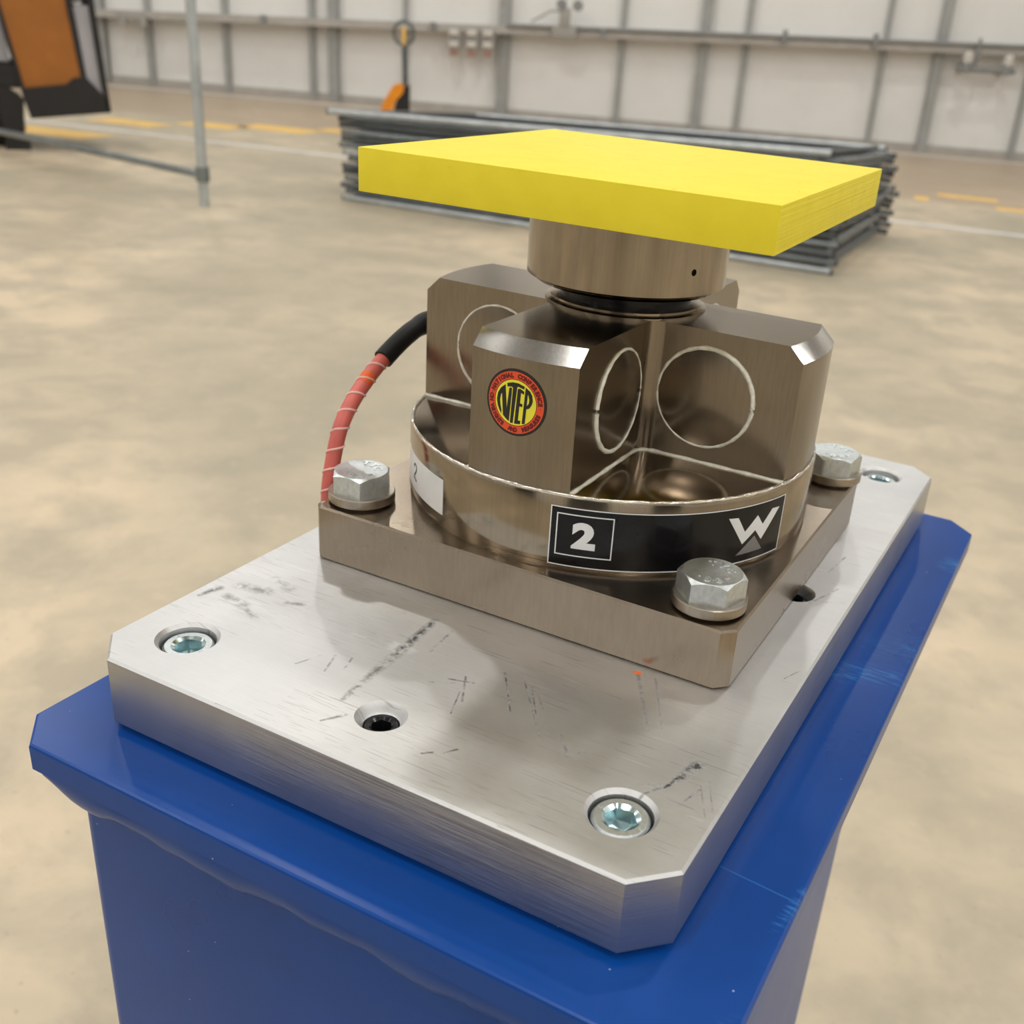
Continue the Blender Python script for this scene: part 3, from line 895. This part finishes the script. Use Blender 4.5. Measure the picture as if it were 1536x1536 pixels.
# --- stickers: skins wrapped round the turned faces
def wrap(Rw, eps):
    def fn(deg, z):
        a = math.radians(deg)
        return P3(AX + (Rw + eps) * math.cos(a), AY + (Rw + eps) * math.sin(a), z)
    return fn
def shell(bm, th=0.0006):
    c0 = P3(AX, AY, 0)
    def off(c):
        d = Vector((c.x - c0.x, c.y - c0.y, 0)).normalized()
        return c - d * th * S
    return thicken(bm, off)
E_ = 0.0010
stk = shell(grid_add(bmesh.new(), -79.0, -13.4, 0.1135, 0.2215, 60, 4, wrap(RB, E_)), 0.0009)
stk_o = obj('number_sticker', stk, 'st_black', lc, 30)
stk_o['label'] = 'glossy black number sticker with a white 2 and W mark'
# white border lines
bl = bmesh.new()
f1 = wrap(RB, E_ + 0.0005)
for (d0, d1, z0, z1) in ((-79.0, -13.4, 0.2197, 0.2215), (-79.0, -13.4, 0.1135, 0.1153), (-79.0, -78.72, 0.1135, 0.2215), (-13.68, -13.4, 0.1135, 0.2215),
                         (-77.4, -63.4, 0.2080, 0.2100), (-77.4, -63.4, 0.1335, 0.1355), (-77.4, -77.1, 0.1335, 0.2100), (-63.7, -63.4, 0.1335, 0.2100)):
    grid_add(bl, d0, d1, z0, z1, max(1, int((d1 - d0) / 1.2)), 1, f1)
obj('border_print', shell(bl, 0.0004), 'st_white', stk_o, 30)
vs, fs = text2d('2', 0.055)
tw = bmesh.new()
flat_add(tw, vs, fs, lambda u, v: f1(-70.5 + u * 0.0490 * 1.22 / RB * 180 / PI, 0.1725 + v * 0.0490))
obj('digit_print', shell(tw, 0.0004), 'st_white', stk_o, 30)
def wpx(u, v):   # print layout of the W mark -> (deg, z)
    # affine through three known spots
    du, dv = u - 1022, v - 203
    # basis: (261,-68)->(18.2,-0.0024) ; (68,132)->(5.5,-0.0547)
    det = 261 * 132 - (-68) * 68
    a = (du * 132 - dv * 68) / det; b = (261 * dv - (-68) * du) / det
    return -33.9 + a * 18.2 + b * 5.5, 0.2038 - a * 0.0024 - b * 0.0547
wm = bmesh.new()
poly_add(wm, [(1022, 203), (1065, 196), (1100, 268), (1160, 178), (1190, 226), (1240, 143), (1283, 135), (1187, 308), (1152, 258), (1090, 335)],
         lambda u, v: f1(*wpx(u, v)), 5)
obj('logo_print', shell(wm, 0.0004), 'st_white', stk_o, 30)
tr = bmesh.new()
poly_add(tr, [(1150, 287), (1195, 360), (1062, 398)], lambda u, v: f1(*wpx(u, v)), 5)
obj('triangle_print', shell(tr, 0.0004), 'st_grey', stk_o, 30)
# white paper label at the left
pl = shell(grid_add(bmesh.new(), -141.0, -113.0, 0.1285, 0.1960, 26, 3, wrap(RB, E_)), 0.0009)
pl_o = obj('paper_label', pl, 'st_paper', lc, 30)
pl_o['label'] = 'white paper label with a handwritten 2'
hw = bmesh.new()
curve = [(-0.45, 0.62), (-0.30, 0.92), (0.05, 1.0), (0.36, 0.80), (0.34, 0.50), (0.10, 0.20), (-0.25, -0.15), (-0.42, -0.45), (-0.10, -0.42), (0.25, -0.55), (0.45, -0.50)]
cp = catmull([(x, y, 0) for x, y in curve], 6)
f2 = wrap(RB, E_ + 0.0006)
for i in range(len(cp) - 1):
    a_, b_ = cp[i], cp[i + 1]
    t_ = (b_ - a_).normalized(); n_ = Vector((-t_.y, t_.x, 0)) * 0.085
    poly_add(hw, [((a_ + n_).x, (a_ + n_).y), ((b_ + n_).x, (b_ + n_).y), ((b_ - n_).x, (b_ - n_).y), ((a_ - n_).x, (a_ - n_).y)],
             lambda u, v: f2(-131.0 + u * 3.2, 0.160 + v * 0.020))
obj('digit_print', hw, 'st_ink', pl_o, 30)
# round approval sticker on the front arm
RS = 0.0560
def rs_fn(lift):
    w = wrap(RR, E_ + lift)
    return lambda x, y: w(-90.4 + (x * RS) / RR * 180 / PI, 0.3800 + y * RS)
def disc(r0, r1, lift, n=64):
    bm = bmesh.new(); fn = rs_fn(lift)
    rs = [r0 + (r1 - r0) * i / 6 for i in range(7)] if r0 == 0 else [r0, (r0 + r1) / 2, r1]
    vr = []
    for r in rs:
        if r == 0: vr.append([bm.verts.new(fn(0, 0))])
        else: vr.append([bm.verts.new(fn(r * math.cos(2 * PI * i / n), r * math.sin(2 * PI * i / n))) for i in range(n)])
    for A, B in zip(vr[:-1], vr[1:]):
        for i in range(n):
            j = (i + 1) % n
            if len(A) == 1: bm.faces.new((A[0], B[i], B[j]))
            else: bm.faces.new((A[i], B[i], B[j], A[j]))
    return bm
ap_o = obj('approval_sticker', shell(disc(0, 1.0, 0.0), 0.0009), 'st_ink', lc, 30)
ap_o['label'] = 'round red and yellow approval sticker with black lettering'
obj('ring_print', shell(disc(0.70, 0.925, 0.0004), 0.0003), 'st_red', ap_o, 30)
obj('centre_print', shell(disc(0, 0.68, 0.0004), 0.0003), 'st_yel', ap_o, 30)
def zpx(u, v):   # layout of the big letters in unit-disc coordinates
    du, dv = u - 697, v - 612
    ex, ey = (293, 61), (11, -344)
    det = ex[0] * ey[1] - ex[1] * ey[0]
    x = (du * ey[1] - dv * ey[0]) / det; y = (ex[0] * dv - ex[1] * du) / det
    return x * 0.68, y * 0.68
lt = bmesh.new(); fL = rs_fn(0.0008)
for pg in ([(555, 335), (490, 385), (445, 460), (428, 560), (440, 650), (465, 720), (495, 785), (498, 725), (482, 650), (474, 570), (486, 500), (512, 450)],
           [(503, 440), (555, 335), (566, 520), (578, 720), (605, 895), (560, 850), (522, 800)],
           [(612, 385), (650, 385), (645, 480), (612, 890), (603, 893), (575, 720)],
           [(580, 315), (660, 302), (740, 315), (830, 365), (822, 405), (740, 365), (725, 372), (668, 925), (628, 915), (665, 380), (640, 365), (585, 368)],
           [(735, 400), (765, 395), (825, 440), (820, 482), (780, 455), (767, 615), (802, 628), (800, 672), (760, 660), (742, 880), (778, 885), (772, 935), (690, 930)],
           [(845, 375), (880, 412), (840, 930), (798, 930)],
           [(862, 395), (905, 435), (935, 500), (945, 580), (930, 640), (900, 690), (855, 705), (860, 655), (890, 620), (897, 560), (882, 490), (862, 470)]):
    poly_add(lt, pg, lambda u, v: fL(*zpx(u, v)), 4)
obj('letter_print', shell(lt, 0.0003), 'st_ink', ap_o, 30)
rt = bmesh.new()
def ring_text(s, a0, a1, top=True):
    N = len(s)
    for i, ch in enumerate(s):
        if ch == ' ': continue
        a = math.radians(a0 + (a1 - a0) * i / (N - 1))
        vs, fs = text2d(ch, 0.075)
        h_ = 0.148 if ch != '.' else 0.03
        rot = a - PI / 2 if top else a + PI / 2
        def fn(u, v, a=a, rot=rot, h_=h_):
            px, py = rot2(u * h_ * 0.92, v * h_, rot)
            return fL(0.812 * math.cos(a) + px, 0.812 * math.sin(a) + py)
        flat_add(rt, vs, fs, fn)
ring_text('NO.NATIONAL CONFERENCE.', 184, -2)
ring_text('WEIGHTS  AND  MEASURES', 200, 341, False)
obj('ring_lettering', shell(rt, 0.0003), 'st_dkred', ap_o, 30)

# ================================================================== LOADING CUP AND YELLOW PLATE
YZ, YTH = 0.6672, 0.0684
UX, UY, UR = 0.4738, 0.8830, 0.1835
cup = thing('loading_cup', P3(UX, UY, 0.515), 'polished brown steel cylinder between load cell and yellow plate', 'cylinder')
bm = lathe_u(UX, UY, [(0.118, 0.5160), (0.158, 0.5155), (0.166, 0.5165), (UR, 0.528), (UR, YZ - 0.003), (UR - 0.003, YZ)], 128)
hole = bmesh.new()
ha = math.radians(-26.8)
hd = Vector((math.cos(ha), math.sin(ha), 0))
hc = P3(UX, UY, 0.570)
tube(hole, [hc + hd * (UR - 0.03) * S, hc + hd * (UR + 0.02) * S], 0.0058 * S, 20)
obj('cup_body', booleaned(bm, hole), 'steel_turned', cup, 30)
obj('pin_hole_shade', tube(bmesh.new(), [hc + hd * (UR - 0.028) * S, hc + hd * (UR - 0.006) * S], 0.0056 * S, 20), 'black_screw', cup)  # black plug stands in for the shade inside the drilled hole

yp = thing('yellow_plate', P3(0.4926, 0.8617, YZ), 'bright yellow square plate resting on top of the steel cylinder', 'plate')
yb = newbox((-0.3499 * S, -0.3461 * S, 0), (0.3499 * S, 0.3461 * S, YTH * S), Matrix.Rotation(0.0318, 4, 'Z'), 0.0004)
bmesh.ops.translate(yb, verts=yb.verts, vec=P3(0.4926, 0.8617, YZ))
obj('plate_block', yb, 'yellow', yp, 30)

# ================================================================== SENSOR CABLE
path_u = [(0.105, 0.930, 0.368), (0.085, 0.905, 0.371), (0.052, 0.857, 0.367), (0.045, 0.772, 0.342), (0.040, 0.670, 0.285), (0.042, 0.595, 0.223), (0.044, 0.560, 0.152), (0.048, 0.540, 0.084),
          (0.046, 0.552, 0.034), (0.042, 0.620, 0.017), (0.040, 0.800, 0.0155), (0.040, 1.100, 0.0155), (0.060, 1.350, 0.0155), (0.200, 1.560, 0.0155), (0.330, 1.690, 0.016), (0.370, 1.775, -0.03), (0.375, 1.800, -0.16), (0.375, 1.815, -0.6), (0.375, 1.84, -1.5)]
cps = catmull([P3(*p) for p in path_u], 10)
cable = thing('sensor_cable', cps[0], 'red spiral-wrapped sensor cable with black sleeve bending down behind the load cell', 'cable')
obj('cable_jacket', tube(bmesh.new(), cps, 0.0150 * S, 14), 'red_cable', cable, 60)
k0, k1 = 0, 36
sl = cps[k0:k1]
obj('heat_shrink_sleeve', tube(bmesh.new(), sl, lambda i: S * (0.0200 + 0.0018 * math.exp(-((i - 21) / 3.0) ** 2) - 0.001 * math.exp(-((i - 24.5) / 1.2) ** 2)), 16), 'black_rubber', cable, 60)
fr = frames(cps)
hel = []
turns = 0.0
for i in range(k1 - 1, 78):
    p, a, b = fr[i]
    q = fr[i + 1][0]
    for s in range(6):
        th = turns + s / 6 * (q - p).length / (0.038 * S) * 2 * PI
        hel.append(p.lerp(q, s / 6) + (a * math.cos(th) + b * math.sin(th)) * 0.0151 * S)
    turns += (q - p).length / (0.038 * S) * 2 * PI
obj('spiral_wrap', tube(bmesh.new(), hel, 0.0022 * S, 6), 'pink_wrap', cable, 60)

obj('orange_band', tube(bmesh.new(), cps[k1 + 3:k1 + 6], 0.0156 * S, 14), 'orange_mark', cable, 60)

# ================================================================== FENCE PANEL STACK
def cyl_between(bm, p, q, r, n=12):
    return tube(bm, [p, q], r, n)
FX, FY, FANG = -1.281, 6.659, math.atan2(0.225, 3.793)
FL, FW = 3.74, 2.12
def fence_parts(root, long_mat, long2_mat, short_mat, r=0.0205, wires=True):
    """a panel lying flat; local origin at its near right corner, x to the left is negative"""
    for y, m in ((0.0, long_mat), (FW, long2_mat)):
        lo = obj('long_tube', tube(bmesh.new(), [(-FL, y, r), (0.0, y, r)], r, 12), m, root, 40, True)
        for x0, x1 in ((0.0, 0.012), (-FL - 0.012, -FL)):
            obj('end_cap', tube(bmesh.new(), [(x0, y, r), (x1, y, r)], r * 1.06, 12), 'black_plastic', lo, 40, True)
    for x in (-0.07, -FL + 0.07):
        obj('short_tube', tube(bmesh.new(), [(x, 0.012, r), (x, FW - 0.012, r)], r, 12), short_mat, root, 40, True)
    if wires:
        bm = bmesh.new()
        for i in range(1, 76):
            x = -FL + 0.07 + (FL - 0.14) * i / 76
            box(bm, (x - 0.0015, 0.01, r + 0.001), (x + 0.0015, FW - 0.01, r + 0.004))
        for i in range(1, 15):
            y = FW * i / 15
            box(bm, (-FL + 0.05, y - 0.0015, r - 0.002), (-0.05, y + 0.0015, r + 0.001))
        w = obj('wire_mesh', bm, 'galv_dark', root, 40, True)
        w['kind'] = 'stuff'
ordn = ['bottom', 'second lowest', 'third from the bottom', 'fourth from the bottom', 'fifth from the bottom', 'sixth from the bottom', 'seventh from the bottom', 'eighth from the bottom',
        'ninth from the bottom', 'tenth from the bottom', 'fourth from the top', 'third from the top', 'second from the top', 'topmost']
rnd = random.Random(11)
proto = None
NP = len(ordn)
jit = [(0.0, 0.0), (0.05, 0.05), (0.03, 0.02), (0.09, 0.03), (0.05, 0.06), (0.10, 0.02), (0.16, 0.08), (0.12, 0.06), (0.05, 0.10), (0.10, 0.12), (0.14, 0.05), (0.08, 0.12), (0.12, 0.06), (0.02, 0.0)]
for i in range(NP):
    lab = 'galvanised fence panel lying flat, ' + ordn[i] + ' of the stack'
    t_ = i / (NP - 1)
    z = i * 0.0545
    jx, jy = jit[i]
    jx = jx * 0.5 - 0.13 * t_; jy *= 0.6
    ca, sa = math.cos(FANG), math.sin(FANG)
    loc = Vector((FX + jx * ca - jy * sa, FY + jx * sa + jy * ca, z))
    root = thing('fence_panel', loc, lab, 'fence panel', 'flat fence panels in the stack')
    # the pile has settled unevenly: upper panels lie a little askew
    root.rotation_euler = (-0.043 * t_, -0.029 * t_, FANG + rnd.uniform(-0.005, 0.005))
    lm = ['galv_pale', 'galv', 'galv_dark', 'galv', 'galv_dark', 'galv_dark', 'galv'][i % 7]
    if i == NP - 1: lm = 'galv_pale'  # topmost tubes painted paler for the lamp reflection on them
    if proto is None:
        fence_parts(root, lm, 'galv', 'galv')
        proto = root
    else:
        for ch in [c for c in bpy.data.objects if c.parent == proto]:
            c = ch.copy(); c.parent = root; COL.objects.link(c)
            if 'long_tube' in ch.name:
                c.data = ch.data.copy(); c.data.materials[0] = M[lm]
            elif 'short_tube' in ch.name:
                c.data = ch.data.copy(); c.data.materials[0] = M['galv_dark' if i % 3 == 1 else 'galv']
            for g in [g for g in bpy.data.objects if g.parent == ch]:
                gc = g.copy(); gc.parent = c; COL.objects.link(gc)

# standing fence panel at the left
sf0 = Vector((-5.378, 5.365, 0)); sfd = Vector((-7.524 + 5.378, 5.676 - 5.365, 0)).normalized()
sf = thing('fence_panel', sf0, 'upright galvanised tube fence panel standing beside the orange machine', 'fence panel')
def SFP(s, z): return sf0 + sfd * s + Vector((0, 0, z))
obj('upright_tube', tube(bmesh.new(), [SFP(0, 0), SFP(0, 2.0)], 0.034, 14), 'galv_pale', sf)
obj('upright_tube', tube(bmesh.new(), [SFP(3.4, 0), SFP(3.4, 2.0)], 0.036, 14), 'galv', sf)
obj('bottom_rail', tube(bmesh.new(), [SFP(0, 0.212), SFP(3.4, 0.212)], 0.026, 12), 'galv', sf)
obj('top_rail', tube(bmesh.new(), [SFP(0, 1.93), SFP(3.4, 1.93)], 0.021, 12), 'galv', sf)
obj('clamp', tube(bmesh.new(), [SFP(0, 0.17), SFP(0, 0.265)], 0.047, 14), 'galv', sf)

# ================================================================== ORANGE MACHINE (left edge)
TH = Vector((-0.80536, 0.59278, 0)); TR = Vector((0.59278, 0.80536, 0))
tf = Vector((-8.38, 6.17, 0))
mach = thing('lift_truck', tf, 'orange and black industrial lift truck at the left picture edge', 'lift truck')
def TP(s, d, z): return tf + TR * s + TH * d + Vector((0, 0, z))
def tpoly(pts, d0, d1):
    """prism: outline in (s, z), from depth d0 to d1"""
    return loft(bmesh.new(), [[TP(s, d0, z) for s, z in pts], [TP(s, d1, z) for s, z in pts]])
obj('body_panel', tpoly([(0.105, 0.50), (0.46, 0.55), (0.52, 0.60), (0.585, 0.60), (0.50, 1.45), (0.02, 1.45), (0.02, 1.2)], 0.0, 0.9), 'orange', mach)
obj('bumper', tpoly([(0.15, 0.262), (0.60, 0.312), (0.795, 0.335), (0.785, 0.43), (0.62, 0.62), (0.52, 0.602), (0.46, 0.55), (0.10, 0.502), (0.11, 0.42)], -0.03, 0.95), 'black_plastic', mach)
obj('side_panel', tpoly([(0.62, 0.42), (0.755, 0.40), (0.70, 1.18), (0.60, 1.18), (0.565, 1.13)], 0.0, 0.85), 'grey_panel', mach)
obj('side_panel', tpoly([(0.56, 1.19), (0.70, 1.22), (0.70, 1.45), (0.54, 1.45)], -0.01, 0.85), 'black_plastic', mach)
obj('edge_strip', tpoly([(0.765, 0.34), (0.800, 0.34), (0.735, 1.45), (0.685, 1.45), (0.735, 0.60)], -0.03, 0.9), 'black_plastic', mach)
obj('edge_strip', tpoly([(0.585, 0.60), (0.635, 0.52), (0.60, 0.95), (0.555, 1.45), (0.505, 1.45)], -0.012, 0.9), 'black_plastic', mach)
obj('edge_strip', tpoly([(0.035, 0.85), (0.105, 0.50), (0.13, 0.50), (0.05, 1.00), (-0.02, 1.45), (-0.05, 1.45)], -0.015, 0.9), 'black_plastic', mach)
obj('frame_bracket', tpoly([(-0.45, 0.50), (0.10, 0.50), (0.085, 0.66), (0.05, 0.69), (-0.45, 0.68)], 0.02, 0.9), 'black_plastic', mach)
obj('rear_panel', tpoly([(-0.55, 0.72), (0.045, 0.70), (-0.02, 1.45), (-0.55, 1.45)], 0.08, 0.9), 'grey_panel', mach)
whl = tube(bmesh.new(), [TP(-0.14, 0.35, 0.22), TP(0.085, 0.35, 0.22)], 0.22, 28)
wh = obj('wheel', whl, 'black_plastic', mach)
obj('wheel_hub', tube(bmesh.new(), [TP(-0.145, 0.35, 0.22), TP(0.10, 0.35, 0.22)], 0.10, 20), 'grey_panel', wh)
obj('support_leg', tpoly([(-0.06, 0.04), (0.07, 0.04), (0.115, 0.41), (-0.01, 0.52), (-0.10, 0.52)], 0.02, 0.12), 'black_plastic', mach)
obj('support_foot', tpoly([(-0.08, 0.0), (0.115, 0.0), (0.125, 0.08), (-0.08, 0.08)], 0.0, 0.14), 'black_plastic', mach)

# ================================================================== PALLET TRUCK
JH = Vector((-0.58805, 0.80882, 0)); JR = Vector((0.80882, 0.58805, 0))
jf = Vector((-8.50, 11.94, 0))
jk = thing('pallet_truck', jf, 'orange hand pallet truck with upright handle standing behind the fence stack', 'pallet truck')
def JP(s, d, z): return jf + JR * s + JH * d + Vector((0, 0, z))
obj('handle_bar', tube(bmesh.new(), [JP(0.075, 0.05, 0.22), JP(0.062, 0.05, 0.52), JP(0.042, 0.05, 0.97)], 0.03, 12), 'galv_dark', jk)
lp = [JP(0.038 + 0.125 * math.cos(a), 0.05, 1.10 + 0.135 * math.sin(a)) for a in [2 * PI * i / 28 for i in range(28)]]
obj('grip_loop', tube(bmesh.new(), lp, 0.021, 8, True), 'galv_dark', jk)
b = tube(bmesh.new(), [JP(0.04, 0.04, 0.96), JP(0.038, 0.04, 1.08), JP(0.034, 0.04, 1.17)], lambda i: (0.022, 0.034, 0.02)[i], 10)
obj('control_lever', b, 'line_yellow', jk)
def jpoly(pts, d0, d1): return loft(bmesh.new(), [[JP(s, d0, z) for s, z in pts], [JP(s, d1, z) for s, z in pts]])
obj('hood', jpoly([(-0.27, 0.12), (-0.24, 0.23), (-0.10, 0.47), (-0.02, 0.51), (0.05, 0.49), (0.03, 0.40), (-0.06, 0.30), (-0.12, 0.12)], -0.10, 0.12), 'orange_bright', jk)
obj('pump_body', jpoly([(-0.10, 0.12), (-0.05, 0.30), (0.03, 0.42), (0.12, 0.50), (0.12, 0.12)], -0.07, 0.15), 'black_plastic', jk)
for q in (-0.24, 0.06):
    f_ = loft(bmesh.new(), [[JP(q + 0.0, d, z), JP(q + 0.15, d, z), JP(q + 0.15, d, z + h), JP(q, d, z + h)] for d, z, h in ((0.10, 0.06, 0.07), (0.40, 0.06, 0.06), (1.30, 0.06, 0.03))])
    obj('fork', f_, 'orange_bright', jk)
    obj('wheel', tube(bmesh.new(), [JP(q + 0.03, 1.12, 0.045), JP(q + 0.12, 1.12, 0.045)], 0.045, 16), 'black_plastic', jk)
obj('wheel', tube(bmesh.new(), [JP(0.05, -0.06, 0.10), JP(0.05, 0.13, 0.10)], 0.10, 20), 'black_plastic', jk)

# ================================================================== WALL FITTINGS
def wbox(name, a0, a1, b0, b1, z0, z1, mat, parent, bevel=0.008):
    return obj(name, abbox(a0, a1, b0, b1, z0, z1, bevel), mat, parent)
for i, a in enumerate((-1.27, -1.00, -0.76)):
    lab = ['leftmost', 'middle', 'rightmost'][i] + ' of three wall power sockets left of the thick post'
    z0 = 0.86 + 0.012 * i
    s = thing('power_socket', AB(a, 0.0, z0), lab, 'socket', 'wall power sockets')
    wbox('socket_body', a - 0.075, a + 0.075, 0.31, 0.35, z0, z0 + 0.33, 'fit_grey', s)
    wbox('back_plate', a - 0.10, a + 0.10, 0.302, 0.32, z0 + 0.04, z0 + 0.30, 'fit_grey', s)
    wbox('socket_lid', a - 0.07, a + 0.07, 0.35, 0.40, z0 + 0.23, z0 + 0.32, 'fit_white', s)
    wbox('socket_lid', a - 0.07, a + 0.07, 0.35, 0.39, z0 + 0.07, z0 + 0.15, 'fit_white', s)
    wbox('plug', a - 0.06, a + 0.06, 0.32, 0.38, z0 - 0.05, z0 + 0.03, 'fit_red', s)
s = thing('pipe_outlet', AB(6.56, 0.0, 1.2), 'grey wall pipe outlet bar with two white knobs right of the last thick post', 'pipe outlet')
obj('outlet_bar', tube(bmesh.new(), [AB(6.15, 0.40, 1.205), AB(6.98, 0.40, 1.225)], 0.042, 12), 'pipe', s)
for a in (6.28, 6.86):
    obj('outlet_bracket', abbox(a - 0.05, a + 0.05, 0.02, 0.40, 1.16, 1.26, 0.01), 'fit_grey', s)
    obj('outlet_socket', tube(bmesh.new(), [AB(a, 0.40, 1.17), AB(a, 0.40, 1.29)], 0.075, 14), 'pipe', s)
    obj('outlet_knob', tube(bmesh.new(), [AB(a, 0.40, 1.28), AB(a, 0.40, 1.33), AB(a, 0.40, 1.41), AB(a, 0.40, 1.44)], lambda i: (0.06, 0.075, 0.07, 0.03)[i], 14), 'fit_white', s)
obj('supply_pipe', tube(bmesh.new(), [AB(6.40, 0.40, 1.22), AB(6.40, 0.40, 1.62)], 0.025, 10), 'pipe', s)
s = thing('valve_block', AB(0.38, 0.0, 1.30), 'grey valve block with dark knobs sitting on the wall rail', 'valve')
wbox('valve_base', 0.20, 0.56, 0.36, 0.42, 1.18, 1.34, 'fit_grey', s)
wbox('valve_body', 0.30, 0.46, 0.36, 0.43, 1.34, 1.58, 'fit_grey', s)
for a, z in ((0.32, 1.62), (0.56, 1.62)):
    obj('valve_knob', tube(bmesh.new(), [AB(a, 0.36, z), AB(a, 0.44, z)], 0.075, 14), 'pipe', s)
obj('valve_pipe', tube(bmesh.new(), catmull([AB(-0.12, 0.35, 1.36), AB(0.02, 0.35, 1.44), AB(0.16, 0.35, 1.52), AB(0.32, 0.35, 1.53)], 5), 0.014, 8), 'fit_grey', s)
s = thing('hose_fitting', AB(-6.25, 0.0, 0.9), 'small grey hose fitting on the wall rail beside the orange machine', 'fitting')
wbox('fitting_body', -6.46, -6.02, 0.315, 0.38, 0.93, 1.02, 'fit_grey', s)
for a in (-6.40, -6.08):
    obj('fitting_knob', tube(bmesh.new(), [AB(a, 0.35, 0.86), AB(a, 0.35, 0.99)], 0.06, 12), 'fit_grey', s)
